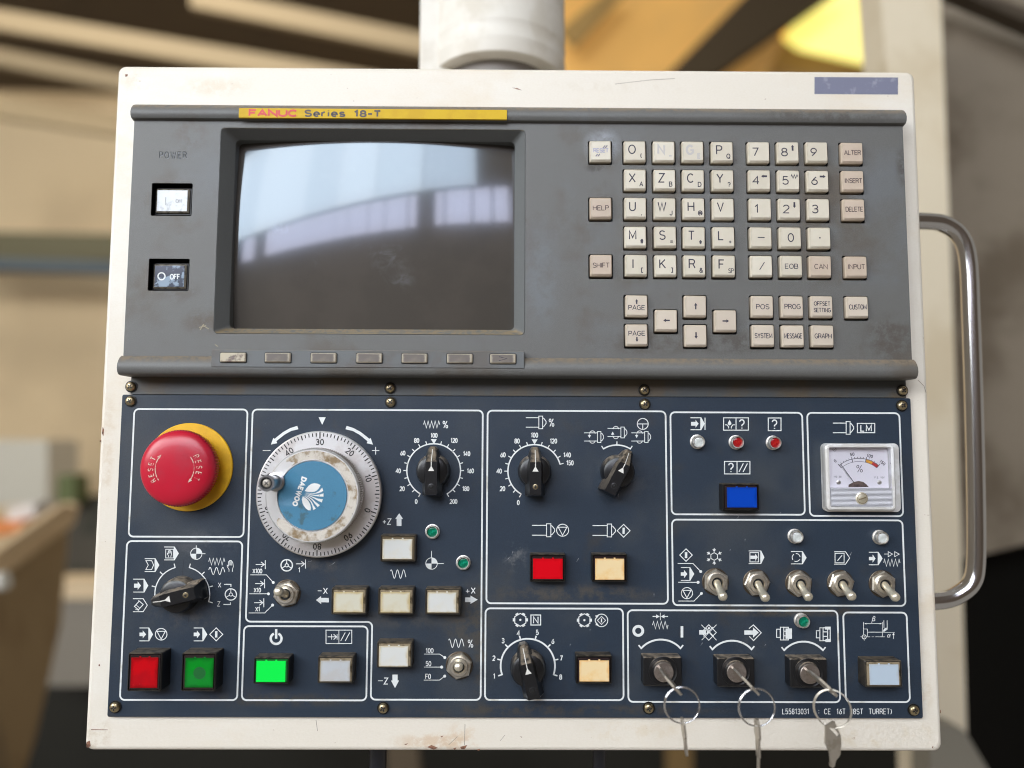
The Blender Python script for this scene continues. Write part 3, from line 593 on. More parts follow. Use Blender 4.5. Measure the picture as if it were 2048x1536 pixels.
for c in ([(1020, 174), (1036, 176), (1048, 182), (1034, 179)], [(205, 850), (209, 858), (207, 876), (203, 868)], [(172, 1482), (181, 1478), (183, 1492), (176, 1498), (171, 1496)], [(249, 148), (257, 147), (256, 153), (250, 155)],
          [(850, 1494), (862, 1488), (880, 1496), (868, 1501)], [(918, 1493), (938, 1488), (930, 1500), (920, 1499)], [(950, 1499), (962, 1497), (958, 1503)], [(806, 1488), (818, 1486), (812, 1491)], [(880, 1473), (888, 1470), (884, 1476)],
          [(176, 1458), (222, 1459), (222, 1460.5), (176, 1460.5)], [(199, 880), (203, 879), (202, 885), (199, 885)], [(1862, 1494), (1868, 1491), (1866, 1497)], [(1880, 1420), (1882, 1418), (1882, 1428), (1879, 1427)], [(196, 1329), (200, 1327), (201, 1333), (197, 1333)], [(905, 1497), (914, 1494), (910, 1501)], [(1038, 1471), (1045, 1474), (1044, 1476)]):
    cc = [sum(q[k] for q in c) / len(c) for k in (0, 1)]; c = [(cc[0] + (q[0] - cc[0]) * .72, cc[1] + (q[1] - cc[1]) * .72) for q in c]; i = Ink(.05); i.fill(c); new('paint_chip', i.mb, RUST, cab, angle=0)
for pts, w_ in (([(632, 1440), (635, 1462)], 1.2), ([(930, 1448), (929, 1490)], 1.2), ([(1836, 760), (1848, 772), (1852, 785)], 1.3), ([(897, 1490), (915, 1473)], 1.0), ([(1230, 168), (1300, 160), (1350, 157)], .9), ([(1010, 1470), (1000, 1482)], .9)):
    i = Ink(.05); i.line(pts, w_); new('scratch', i.mb, M('scratch_grey', (.32, .27, .22), .7), cab, angle=0)

# ------------------------------------------------------------------ grey display unit
du = thing('display_unit', 'grey plastic display unit with dark screen and ivory keyboard', 'display unit', (0, 1, 0))
BX0, BX1 = -200.8, 203.0
COLX = {'a': 43.2, 'b': 61.2, 'c': 76.5, 'd': 91.5, 'e': 106.8, 'f': 126.0, 'g': 141.3, 'h': 156.5, 'i': 174.9}
ROWY = {1: 128, 2: 112.8, 3: 97.6, 4: 82.4, 5: 67.4, 6: 46.3, 65: 38.8, 7: 31.2}
KEYS = [('a', 1, 'RESET', ''), ('b', 1, 'O', '('), ('c', 1, 'N', '_'), ('d', 1, 'G', 'E'), ('e', 1, 'P', 'Q'), ('f', 1, '7', ''), ('g', 1, '8', '^'), ('h', 1, '9', ''), ('i', 1, 'ALTER', ''),
        ('b', 2, 'X', 'A'), ('c', 2, 'Z', 'B'), ('d', 2, 'C', 'D'), ('e', 2, 'Y', '?'), ('f', 2, '4', '<'), ('g', 2, '5', '~'), ('h', 2, '6', '>'), ('i', 2, 'INSERT', ''),
        ('a', 3, 'HELP', ''), ('b', 3, 'U', ','), ('c', 3, 'W', 'J'), ('d', 3, 'H', '@'), ('e', 3, 'V', ''), ('f', 3, '1', ''), ('g', 3, '2', 'v'), ('h', 3, '3', ''), ('i', 3, 'DELETE', ''),
        ('b', 4, 'M', '#'), ('c', 4, 'S', '='), ('d', 4, 'T', '*'), ('e', 4, 'L', '+'), ('f', 4, '-', ''), ('g', 4, '0', ''), ('h', 4, '.', ''),
        ('a', 5, 'SHIFT', ''), ('b', 5, 'I', '['), ('c', 5, 'K', ']'), ('d', 5, 'R', '&'), ('e', 5, 'F', 'SP'), ('f', 5, '/', ''), ('g', 5, 'EOB', ''), ('h', 5, 'CAN', ''), ('i', 5, 'INPUT', ''),
        ('b', 6, 'PAGE', 'U'), ('d', 6, 'up', ''), ('f', 6, 'POS', ''), ('g', 6, 'PROG', ''), ('h', 6, 'OFFSET', 'SETTING'), ('i', 6, 'CUSTOM', ''), ('c', 65, 'left', ''), ('e', 65, 'right', ''),
        ('b', 7, 'PAGE', 'D'), ('d', 7, 'down', ''), ('f', 7, 'SYSTEM', ''), ('g', 7, 'MESSAGE', ''), ('h', 7, 'GRAPH', '')]
CX0, CX1, CY0, CY1 = -155.5, 4.1, 31.1, 140.1
pw = []
for (u0, v0, u1, v1) in ((304, 366, 383, 432), (298, 517, 377, 582)):
    a = P(u0, v0, 11); b = P(u1, v1, 11); pw.append((a[0], b[0], b[1], a[1]))
mb = MB()
def rail(prof, x0, x1):
    mb.loft([[(x, y, z) for y, z in prof] for x in (x0, x0 + .7, x1 - .7, x1)])
rail([(154.2, .2), (154.2, 5.5), (153.2, 9), (151.6, 11.6), (149.4, 13.4), (147.2, 14.1), (145.4, 13.9), (144.2, 13.0), (143.6, 10.6), (143.6, .2)], -201.5, 203.7)
rail([(20.2, .2), (19.5, 11.1), (18.4, 12.6), (16.8, 13.9), (14.8, 14.8), (12.8, 14.9), (11, 14.3), (9.9, 13.2), (9.5, 11.5), (9.5, .2)], -201.8, 203.9)
holes = [rr(CX0, CX1, CY0, CY1, 2.2, 5)] + [rr(*q, .5, 1) for q in pw]
for c, r, _, _ in KEYS: x, y = COLX[c], ROWY[r]; holes.append(rr(x - 6.4, x + 6.4, y - 6.75, y + 6.3, .8, 2))
mb.slab([(BX0, 19.5), (BX1, 19.5), (BX1, 143.6), (BX0, 143.6)], holes, lambda a, b: (a, b, 11), lambda a, b: (a, b, 10.4))
new('front_shell', mb, GREY, du)
for q in ((BX0 + .3, BX1 - .3, 141.6, 143.7, .3, 10.38), (BX0 + .3, BX1 - .3, 19.5, 22, .3, 10.36), (BX0, BX0 + 1.5, 22.02, 141.58, .3, 10.34), (BX1 - 1.5, BX1, 22.02, 141.58, .3, 10.34)):
    mb = MB(); mb.box(*q); new('shell_side', mb, GREY, du)
mb = MB(); mb.box(10, 201, 23, 141, .3, 6.0); new('inner_backing', mb, DARKWELL, du)
mb = MB(); mb.box(-199, -158, 23, 141, .3, 1.0); new('inner_backing', mb, DARKWELL, du)
y0 = P(1000, 792, 1.6)[1]; mb = MB(); mb.block(-201.2, 204.6, y0, 9.6, .1, 1.6, .4, .2); new('mounting_flange', mb, STRIP, du)
# CRT
SX0, SX1, SY0, SY1 = -150.3, -1.1, 34.6, 136.6
mb = MB()
lo = lambda x0, x1, a, b, r, z: [(p[0], p[1], z) for p in rr(x0, x1, a, b, r, 5)]
mb.loft([lo(CX0 + .02, CX1 - .02, CY0 + .02, CY1 - .02, 2.2, 7), lo(CX0 + .02, CX1 - .02, CY0 + .02, CY1 - .02, 2.2, 10.7), lo(CX0 + .3, CX1 - .3, CY0 + .3, CY1 - .3, 2.1, 11.0),
         lo(SX0, SX1, SY0, SY1, 2.4, 4.6), lo(SX0 + .3, SX1 - .3, SY0 + .3, SY1 - .3, 2.3, 4.1), lo(SX0 + .3, SX1 - .3, SY0 + .3, SY1 - .3, 2.3, -6)], False, False)
new('screen_bezel', mb, BEZEL, du, angle=25)
SCX, SCY = (SX0 + SX1) / 2, (SY0 + SY1) / 2
def gz(x, y): return 6.6 - ((x - SCX) ** 2 + (y - SCY) ** 2) / 1000
mb = MB(); nx, ny = 40, 28; vs = []; fs = []
for j in range(ny + 1):
    for k in range(nx + 1):
        x = SX0 + (SX1 - SX0) * k / nx; y = SY0 + (SY1 - SY0) * j / ny; vs.append((x, y, gz(x, y)))
for j in range(ny):
    for k in range(nx): a = j * (nx + 1) + k; fs.append((a, a + 1, a + nx + 2, a + nx + 1))
mb.add(vs, fs); mb.flat = True
new('screen_glass', mb, screen_mat(), du, org=(SCX, SCY, 0), label='curved dark screen glass reflecting bright hall windows', angle=180)
# yellow name label
i = Ink(14.25); a = P(478, 225, 14.2); b = P(1014, 231, 14.2)
mb = MB(); mb.block(a[0], b[0], (a[1] + b[1]) / 2 - 2.55, (a[1] + b[1]) / 2 + 2.65, 13.2, 14.45, .2, .1); new('name_label', mb, YLABEL, du, label='long yellow name label on the upper rail')
nm = du.children[-1]; ym = (a[1] + b[1]) / 2
def T2(x, y): return (x, y)
i = Ink(14.5, T=T2, up=1); x = P(497, 226, 14.5)[0]; x1 = P(596, 226, 14.5)[0]
i.fit('FANUC', (x + x1) / 2, ym, 3.0, x1 - x, 1.0, .2); new('brand_print', i.mb, LRED, nm, angle=0)
i = Ink(14.5, T=T2, up=1); x = P(608, 227, 14.5)[0]; i.text('Series', x + .5, ym, 3.1, 1.62, .85, anchor='l', gap=.28)
x = P(707, 227, 14.5)[0]; i.text('18-T', x + .5, ym, 3.0, 1.58, .92, anchor='l', gap=.26); new('brand_print', i.mb, LBLK, nm, angle=0)
# POWER
i = Ink(11.02); i.text('POWER', 346, 310, 12.5, .82, 1.5, gap=.42); new('engraved_lettering', i.mb, GROOVE, du, label='engraved word POWER', angle=0)
i = Ink(11.01); i.text('POWER', 347, 310.8, 12.5, .82, 1.4, gap=.42); new('engraved_lettering', i.mb, SCUFF_LIT_EDGE, du, angle=0)  # pale offset copy paints the lit edge of the flat engraving
i = Ink(14.2); i.text('FANUC', 1808, 743, 8, 1.35, 1.0, gap=.25); new('embossed_lettering', i.mb, M('embossed_grey', (.10, .108, .112), .5), du, angle=0)
for q, (u, v, sx, sy), mat, lb in ((pw[0], (344.5, 401.5, 68, 50), ONLENS, 'silvery power on button with worn lettering'), (pw[1], (339, 552.5, 66, 50), OFFLENS, 'dark slate power off button with white lettering')):
    x, y = P(u, v, 8.6); hx, hy = sx * .2555 / 2, sy * .2555 / 2; mb = MB()
    mb.block(x - hx - 1.1, x + hx + 1.1, y - hy - 1.1, y + hy + 1.1, .6, 7.2, .8, .4); o = new('power_button', mb, BLACKM, du, label=lb)
    mb = MB(); mb.block(x - hx, x + hx, y - hy, y + hy, 7.0, 8.6, .6, .7); new('lens', mb, LIP, o)
    mb = MB(); mb.block(x - hx + .8, x + hx - .8, y - hy + .8, y + hy - .8, 8.3, 8.72, .3, .1); new('lens_face', mb, mat, o)
    i = Ink(8.8)
    if mat is OFFLENS: i.circ(323, 552.5, 7, 2.6); i.text('OFF', 350, 553.5, 9.5, .85, 1.8); new('lettering', i.mb, PRINT, o, angle=0)
    else: i.pl(2, 331, 394, 331, 410); i.text('ON', 357, 402, 7, .9, 1.1); new('lettering', i.mb, M('faded_grey_print', (.42, .43, .44), .5), o, angle=0)
# keyboard
def key_mesh(nm_, mat):
    mb = MB(); h = 5.66
    mb.loft([[(p[0], p[1], 6.2) for p in rr(-h, h, -h, h, .7, 3)], [(p[0], p[1], 12.3) for p in rr(-h, h, -h, h, .7, 3)], [(p[0], p[1], 12.55) for p in rr(-h + .2, h - .2, -h + .2, h - .2, .65, 3)],
             [(p[0], p[1], 13.3) for p in rr(-h + .5, h - .5, -h + 1.15, h - .95, .4, 3)]])
    return mesh_of(nm_, mb, mat, (0, 0, 6.2), 25)
KM = {'I': key_mesh('ivory_key', KEYI), 'T': key_mesh('tan_key', KEYT), 'P': key_mesh('pale_tan_key', KEYP)}
TAN = {'ALTER', 'INSERT', 'DELETE', 'CAN', 'INPUT', 'HELP', 'SHIFT'}
PALE = {'POS', 'PROG', 'OFFSET', 'CUSTOM', 'SYSTEM', 'MESSAGE', 'GRAPH', 'PAGE', 'up', 'down', 'left', 'right', 'EOBX'}
WORD = {'-': 'minus', '.': 'point', '/': 'slash', 'up': 'up arrow', 'down': 'down arrow', 'left': 'left arrow', 'right': 'right arrow'}
for c, r, m, s in KEYS:
    x, y = COLX[c], ROWY[r]; kd = 'T' if m in TAN else 'P' if m in PALE else 'I'
    lb = {'T': 'tan key ', 'P': 'pale tan key ', 'I': 'ivory key '}[kd] + 'printed ' + WORD.get(m, m)
    if m == 'PAGE': lb += ' with ' + ('up' if s == 'U' else 'down') + ' arrow'
    if m == 'RESET': lb = 'ivory key with worn violet RESET print'
    if m in 'NG' and len(m) == 1: lb = 'ivory key with rubbed off letter ' + m
    ko = inst('key', KM[kd], (x + random.uniform(-.1, .1), y + random.uniform(-.1, .1), 6.2), du, lb); ko.rotation_euler = (random.uniform(-.012, .012), random.uniform(-.009, .009), random.uniform(-.012, .012))
    i = Ink(13.36, T=lambda a, b, x=x, y=y: (x + a, y + b), up=1); mat = LEGT if kd == 'T' else LEG
    if m == 'RESET':
        i.text('RESET', .2, .2, 2.0, .95, .42); mat = LEGV; j = Ink(13.4, T=lambda a, b, x=x, y=y: (x + a, y + b), up=1)
        for dx in (0, 1.1): j.pl(.5, -2.6 + dx, -3, -1.6 + dx, -1.7); j.pl(.5, 1.2 + dx, 1.4, 2.4 + dx, 2.9)
        new('legend', j.mb, M('worn_slash', (.2, .19, .24), .6), ko, angle=0)
    elif m in ('up', 'down', 'left', 'right'):
        dx, dy = {'up': (0, 1), 'down': (0, -1), 'left': (-1, 0), 'right': (1, 0)}[m]; i.arrow(-1.7 * dx, -1.7 * dy, 1.7 * dx, 1.7 * dy, .72, 1.4, hw=.62)
    elif m == 'PAGE':
        d = 1 if s == 'U' else -1; i.fit('PAGE', 0, -.9 * d, 2.25, 8.6, .36); i.arrow(0, 1.0 * d, 0, 3.5 * d, .72, 1.2, hw=.65)
    elif m == 'OFFSET': i.fit('OFFSET', 0, 1.7, 2.0, 8.6, .33, .16); i.fit('SETTING', 0, -1.7, 2.0, 8.9, .33, .16)
    elif m == '-': i.pl(.45, -1.8, 0, 1.8, 0)
    elif m == '.': i.disc(0, 0, .42)
    elif m == '/': i.pl(.45, -1.2, -2, 1.4, 2)
    elif len(m) > 1:
        i.fit(m, 0, 0, 2.35, {3: 6.9, 4: 8.4, 5: 8.8, 6: 9.1, 7: 9.2}[len(m)], .36)
        if m == 'EOB': pass
    elif m in '0': i.text(m, 0, 0, 4.2, 1.15, .56)
    elif m.isdigit(): i.text(m, -2.0, 0, 4.1, 1.25, .55)
    else:
        mat = LEGF if m in 'NG' else LEG; i.text(m, -1.6 if m != 'I' else -1.7, .9, 4.5, .98 if m not in 'WM' else .92, .60 if mat is LEG else 1.1)
    if len(m) == 1 and s:
        if s in '^v<>':
            dx, dy = {'^': (0, 1), 'v': (0, -1), '<': (-1, 0), '>': (1, 0)}[s]; cx, cy = 2.3, 2.2; i.arrow(cx - 1.5 * dx, cy - 1.5 * dy, cx + 1.6 * dx, cy + 1.6 * dy, .95, 1.2, hw=.72)
        elif s == '~': i.zig(1.0, 4.4, 3.1, 1.2, 5, .42)
        elif s == 'SP': i.text('SP', 3.3, -2.4, 2.2, .85, .3, gap=.15)
        else: i.text(s, 3.1, -2.4, 2.3, .95, .44 if mat is LEG else .8)
    new('legend', i.mb, mat, ko, angle=0)
# soft keys
a = P(423, 699, 15.3); b = P(1049, 738, 15.3); c = P(1049, 702, 15.3)
mb = MB(); mb.block(a[0], b[0], b[1] + .2, (a[1] + c[1]) / 2, 10.5, 15.3, .5, .35); new('soft_key_strip', mb, M('soft_key_strip', (.125, .132, .134), .5, col2=(.11, .10, .09), scale=30, fine=.3, dust=(.2, .17, .13), dlo=.3, dhi=.9), du)
ss = du.children[-1]; ysk = (P(466, 714, 16)[1] + P(1006, 718.5, 16)[1]) / 2
wells = MB(); wells.flat = True
for k, u in enumerate((466, 555.5, 647, 738.5, 829, 919.5, 1006)):
    x = P(u, 716, 16)[0]; i = Ink(15.36, T=T2, up=1); i.fill(rr(x - 6.9, x + 6.9, ysk - 2.85, ysk + 2.8, .8, 3)); new('soft_key_well', i.mb, DARKWELL, ss, angle=0)
    mb = MB(); mb.block(x - 6.45, x + 6.45, ysk - 2.35, ysk + 2.4, 15.3, 16.5, .6, .5); o = new('soft_key', mb, SOFTW if k in (0,) else SOFTK, du, label=['worn beige soft key with a left pointer', None, None, None, None, None, 'brown soft key with a faint right pointer'][k])
    if k in (0, 6):
        i = Ink(16.55, T=T2, up=1); d = -1 if k == 0 else 1; i.pl(.35, x - 2 * d, ysk + 1, x + 2 * d, ysk, x - 2 * d, ysk - 1); new('legend', i.mb, SOFTK if k == 0 else LEG, o, angle=0)
# stains
i = Ink(11.03)
for pts in (((398, 655), (412, 651)), ((404, 650), (418, 658)), ((400, 660), (408, 648)), ((430, 689), (436, 693))): i.line(pts, 1.6)
new('scuff_mark', i.mb, M('tan_scuff', (.30, .26, .17), .7), du, angle=0)

# ------------------------------------------------------------------ screws
def screw_mesh(nm_, mat):
    mb = MB(); mb.lathe(0, 0, [(2.5, 0), (2.5, .6), (2.35, 1.2), (1.9, 1.7), (1.2, 2.0), (.01, 2.1)], 24); return mesh_of(nm_, mb, mat, (0, 0, 0), 40)
def cross_mesh():
    i = Ink(2.06, T=T2, up=1); i.pl(.62, -1.35, 0, 1.35, 0); i.pl(.62, 0, -1.35, 0, 1.35); i.disc(0, 0, .55, 10); return mesh_of('cross_recess', i.mb, DARKWELL, (0, 0, 0), 0, False)
SCM = screw_mesh('screw', BRASS); CRM = cross_mesh(); WSM = MB(); WSM.lathe(0, 0, [(3.1, 0), (3.1, .35), (2.4, .4)], 24); WSM = mesh_of('washer', WSM, BLACKM, (0, 0, 0))
def screw(u, v, z, par):
    x, y = P(u, v, z + 1); o = inst('screw', SCM, (x, y, z), par); c = inst('cross_recess', CRM, (x, y, z), o); c.rotation_euler = (0, random.uniform(0, 1.5), 0); inst('washer', WSM, (x, y, z), o)
for u, v in ((261, 773), (780, 776), (1289, 780), (1806, 781)): screw(u, v, 1.6, du)

# ------------------------------------------------------------------ navy switch panel
op = thing('switch_panel', 'navy switch panel with white printed frames, knobs, buttons and handwheel', 'switch panel', (0, -162, 0))
ZP = 2.0; ZI = 2.03
mb = MB(); mb.block(-205.2, 206.5, -162.1, .3, .2, ZP, 1.0, .25); new('face_plate', mb, NAVY, op)
def ink(k, z=ZI): o, s = ZM[k]; return Ink(z, o, s)
def done(name, i, mat=None, label=None, parent=None): return new(name, i.mb, mat or PRINT, parent or op, angle=0, label=label)
def frame(c, r=2.4, w=.98):
    q = [P(*p, ZP) for p in c]; x0 = (q[0][0] + q[3][0]) / 2; x1 = (q[1][0] + q[2][0]) / 2; ya = (q[0][1] + q[1][1]) / 2; yb_ = (q[2][1] + q[3][1]) / 2
    i = Ink(ZI, T=T2, up=1); i.line(rr(x0, x1, yb_, ya, r, 6), w * .88, True); done('printed_frame', i)
for c in (((269, 818), (497, 819), (485, 1073), (257, 1074)), ((254, 1082), (487, 1083), (472, 1401), (240, 1399)), ((488, 1252), (736, 1253), (732, 1401), (484, 1400)),
          ((976, 821), (1331, 823), (1336, 1208), (972, 1206)), ((972, 1216), (1246, 1218), (1247, 1401), (969, 1399)), ((1341, 823), (1604, 827), (1610, 1031), (1343, 1027)),
          ((1615, 825), (1799, 827), (1806, 1034), (1619, 1030)), ((1344, 1038), (1806, 1042), (1810, 1213), (1346, 1209)), ((1256, 1219), (1675, 1223), (1680, 1406), (1256, 1402)),
          ((1686, 1224), (1813, 1226), (1820, 1404), (1692, 1404))): frame(c)
X0, YT = P(506, 819, ZP); X0 = (X0 + P(491, 1243, ZP)[0]) / 2; X1 = (P(966, 821, ZP)[0] + P(961, 1399, ZP)[0]) / 2; XM = P(743, 1320, ZP)[0]; YM = P(600, 1243.5, ZP)[1]; YB = P(850, 1399.5, ZP)[1]
r = 2.4; cr = lambda cx, cy, a0, a1: arcp(cx, cy, r, r, a0, a1, 6)
i = Ink(ZI, T=T2, up=1)
i.line(cr(X0 + r, YT - r, 180, 90) + cr(X1 - r, YT - r, 90, 0) + cr(X1 - r, YB + r, 0, -90) + cr(XM + r, YB + r, 270, 180) + cr(XM - r, YM - r, 0, 90) + cr(X0 + r, YM + r, 270, 180), .86, True); done('printed_frame', i)
for u, v in ((260, 802), (781, 804), (1290, 808), (1805, 811), (229, 1415), (766, 1417), (1298, 1417), (1829, 1421)): screw(u, v, ZP, op)
# --- mode selector print (z2)
i = ink('z2'); i.prog(450, 141, 572, 248, 533, 7); i.rect(463, 160, 526, 232, 6); i.hand(474, 168, 516, 226, 5); done('printed_symbol', i)
i = ink('z2'); i.prog(288, 238, 410, 345, 374, 7); i.line([(298, 254), (346, 254), (362, 291), (346, 328), (298, 328), (318, 291)], 6, True); done('printed_symbol', i)
i = ink('z2'); i.prog(193, 408, 318, 515, 282, 7); i.fat(200, 258, 462, 17, 36, 230); done('printed_symbol', i)
i = ink('z2'); i.prog(190, 570, 310, 678, 275, 7, False); i.line([(203, 634), (243, 590), (276, 618), (236, 662)], 7, True); i.pl(5, 236, 584, 276, 618); i.pl(5, 208, 655, 240, 668); i.pl(5, 215, 620, 250, 650); done('printed_symbol', i)
i = ink('z2'); i.refpt(716, 197, 47, 6, 128, 792); done('printed_symbol', i)
i = ink('z2'); i.zig(820, 953, 234, 290, 9, 6); i.wave(820, 953, 310, 370, 2.5, 6, pi * .6); i.hand(970, 252, 1030, 346, 5); done('printed_symbol', i)
i = ink('z2'); i.text('X', 910, 457, 38, .85, 5); i.text('Z', 903, 613, 38, .85, 5); i.pl(8, 948, 451, 1004, 451, 1004, 472); i.pl(8, 942, 618, 1000, 618, 1000, 600); done('printed_lettering', i, PRINTDIM)
i = ink('z2'); i.wheel(1003, 535, 47, 9); done('printed_symbol', i)
i = ink('z2')
for a0, a1 in ((105, 197), (-17, 75)):
    i.arc(600, 532, 228, a0, a1, 9)
for a in (105, 135, 165, 75, 45, 15, -16):
    i.pl(9, 600 + 225 * cos(radians(a)), 532 - 225 * sin(radians(a)), 600 + 262 * cos(radians(a)), 532 - 262 * sin(radians(a)))
done('printed_scale', i)
i = ink('z2'); i.prog(245, 813, 357, 920, 322, 7); i.fat(245, 300, 866, 15, 33, 272); i.stop(425, 865, 48, 7); done('printed_symbol', i)
i = ink('z2'); i.prog(695, 813, 808, 920, 770, 7); i.fat(695, 748, 866, 15, 33, 722); i.start(882, 866, 54, 7, 10); done('printed_symbol', i)
i = ink('z2'); i.pl(2, 614, 240, 604, 330, 600, 400); i.pl(3, 652, 725, 648, 775); done('plate_scratch', i, M('plate_scratch_dark', (.012, .014, .02), .6))
# --- handwheel print (z3)
i = ink('z3'); i.poly(685, 160, 752, 160, 718, 231); done('printed_symbol', i)
for s in (1, -1):
    f = lambda x: 716 + s * (x - 716); i = ink('z3')
    i.fill([(f(x), y) for x, y in ((486, 241), (420, 262), (355, 298), (295, 345), (275, 362), (264, 352), (241, 415), (300, 402), (292, 384), (310, 368), (368, 322), (430, 288), (497, 272))])
    i.pl(7, f(165) if s > 0 else 1182, 470, f(237) if s > 0 else 1250, 470)
    if s < 0: i.pl(7, 1216, 436, 1216, 508)
    done('printed_symbol', i)
# --- feed override (z4)
i = ink('z4'); i.zig(500, 648, 196, 260, 9, 8); i.text('%', 702, 228, 66, .85, 7); done('printed_symbol', i)
i = ink('z4'); i.scale(593, 657, 250, -60, 240, 12, 15, 32, 9); i.poly(567, 364, 622, 364, 595, 412); done('printed_scale', i)
i = ink('z4')
for s, x, y in (('100', 596, 330), ('80', 435, 377), ('60', 306, 494), ('40', 263, 660), ('20', 300, 826), ('0', 430, 945), ('120', 783, 377), ('140', 900, 500), ('160', 935, 660), ('180', 892, 826), ('200', 778, 945)): i.text(s, x, y, 38, .78, 7.5)
done('printed_lettering', i)
i = ink('z4'); i.text('+Z', 157, 1132, 52, .95, 7, gap=.3); done('printed_lettering', i)
i = ink('z4'); i.poly(272, 1055, 307, 1107, 293, 1107, 293, 1173, 248, 1173, 248, 1107, 235, 1107); done('printed_symbol', i)
# --- step switch, power, reset (z5)
i = ink('z5')
for y, s in ((215, 'X100'), (383, 'X10'), (550, 'X1')):
    dx = {'X100': 0, 'X10': -6, 'X1': -13}[s]; i.arrow(138 + dx, y, 214 + dx, y, 7, 30, True, .75); i.pl(7, 222 + dx, y - 38, 222 + dx, y + 40); i.text(s, 153 if s != 'X1' else 155, y + 57, 36, .78, 6, gap=.2)
done('printed_lettering', i)
i = ink('z5'); i.dotline(6, 13, 90, 306, 232, 306, 292, 373); i.dotline(6, 13, 82, 472, 250, 472); i.dotline(6, 13, 77, 640, 217, 640, 287, 571); done('printed_leader', i)
i = ink('z5'); i.wheel(410, 222, 50, 11); i.arrow(492, 209, 568, 209, 7, 30, True, .75); i.pl(7, 575, 170, 575, 250); i.text('1', 520, 263, 40, .8, 6); done('printed_symbol', i)
i = ink('z5'); i.pl(6, 682, 446, 716, 446); i.text('X', 750, 447, 50, .95, 7); i.poly(667, 527, 712, 492, 712, 508, 780, 508, 780, 547, 712, 547, 712, 562); done('printed_symbol', i)
i = ink('z5'); i.arc(317, 865, 47, -245, 65, 21); i.frect(307, 782, 328, 866); done('printed_symbol', i)
i = ink('z5'); i.rect(755, 791, 981, 909, 7); i.pl(6, 868, 791, 868, 909); i.arrow(770, 850, 848, 850, 7, 26, True, .9); i.pl(6, 804, 826, 804, 874); i.pl(6, 853, 826, 853, 874); i.pl(7, 884, 886, 924, 812); i.pl(7, 924, 886, 964, 812); done('printed_symbol', i)
# --- jog (z6)
i = ink('z6'); i.wave(223, 336, 474, 536, 2.5, 5, pi * .75); done('printed_symbol', i)
i = ink('z6'); i.refpt(523, 428, 42, 5, 335, 613); done('printed_symbol', i)
i = ink('z6'); i.pl(5, 132, 1285, 166, 1285); i.text('Z', 190, 1287, 44, .95, 6); i.poly(256, 1338, 286, 1283, 275, 1283, 275, 1240, 237, 1240, 237, 1283, 226, 1283); done('printed_symbol', i)
i = ink('z6'); i.text('+', 787, 628, 46, .95, 5); i.text('X', 828, 626, 42, .95, 6); i.poly(861, 692, 808, 662, 808, 676, 768, 676, 768, 710, 808, 710, 808, 723); done('printed_symbol', i)
i = ink('z6')
for s, y in (('100', 1065), ('50', 1160), ('F0', 1253)): i.text(s, 482 if s != 'F0' else 480, y, 33, .82, 5, anchor='l', gap=.2)
done('printed_lettering', i)
i = ink('z6'); i.dotline(5, 11, 468, 1090, 582, 1090, 620, 1115); i.dotline(5, 11, 468, 1185, 597, 1185); i.dotline(5, 11, 466, 1280, 582, 1280, 620, 1251); done('printed_leader', i)
i = ink('z6'); i.wave(648, 760, 980, 1042, 2.5, 5, pi * .75); i.text('%', 808, 1013, 56, .8, 5); done('printed_symbol', i)
# --- spindle (z7)
i = ink('z7'); i.spindle(335, 118, 483, 210, 6); i.text('%', 523, 165, 56, .8, 5.5); done('printed_symbol', i)
i = ink('z7'); i.scale(398, 520, 194, 15, 240, 10, 15, 26, 7); i.poly(378, 288, 421, 288, 399, 325); done('printed_scale', i)
i = ink('z7')
for s, x, y in (('100', 398, 257), ('80', 271, 300), ('60', 168, 401), ('40', 140, 520), ('20', 165, 648), ('0', 280, 750), ('120', 537, 300), ('140', 637, 402), ('150', 658, 460)): i.text(s, x, y, 31, .78, 6)
done('printed_lettering', i)
for x, y, up in ((762, 228, 0), (933, 195, 1), (1107, 228, 0)):
    i = ink('z7'); k = .95; i.pl(5, x, y + 12, x + 100, y + 12); i.pl(5, x, y + 72, x + 100, y + 72); i.rect(x + 97, y + 3, x + 122, y + 82, 5); i.line([(x + 122, y + 14), (x + 130, y + 17), (x + 141, y + 34), (x + 141, y + 52), (x + 130, y + 68), (x + 122, y + 72)], 5)
    i.arc(x + 60, y + 18, 20, 0, 180, 5); i.arc(x + 60, y + 68, 20, 180, 360, 5)
    if up: i.arrow(x + 37, y + 62, x + 37, y + 36, 6, 22)
    else: i.arrow(x + 38, y + 24, x + 38, y + 50, 6, 22)
    done('printed_symbol', i)
i = ink('z7'); i.circ(1190, 175, 40, 6); i.pl(6, 1150, 175, 1230, 175); i.pl(6, 1190, 175, 1190, 214); done('printed_symbol', i)
i = ink('z7'); i.arc(1001, 515, 186, 58, 122, 10)
for a in (58, 90, 122): i.pl(8, 1001 + 182 * cos(radians(a)), 515 - 182 * sin(radians(a)), 1001 + 212 * cos(radians(a)), 515 - 212 * sin(radians(a)))
done('printed_scale', i)
i = ink('z7'); i.spindle(380, 905, 546, 1000, 6); i.stop(604, 952, 44, 6); done('printed_symbol', i)
i = ink('z7'); i.spindle(823, 907, 990, 1001, 6); i.start(1050, 956, 47, 6, 8); done('printed_symbol', i)
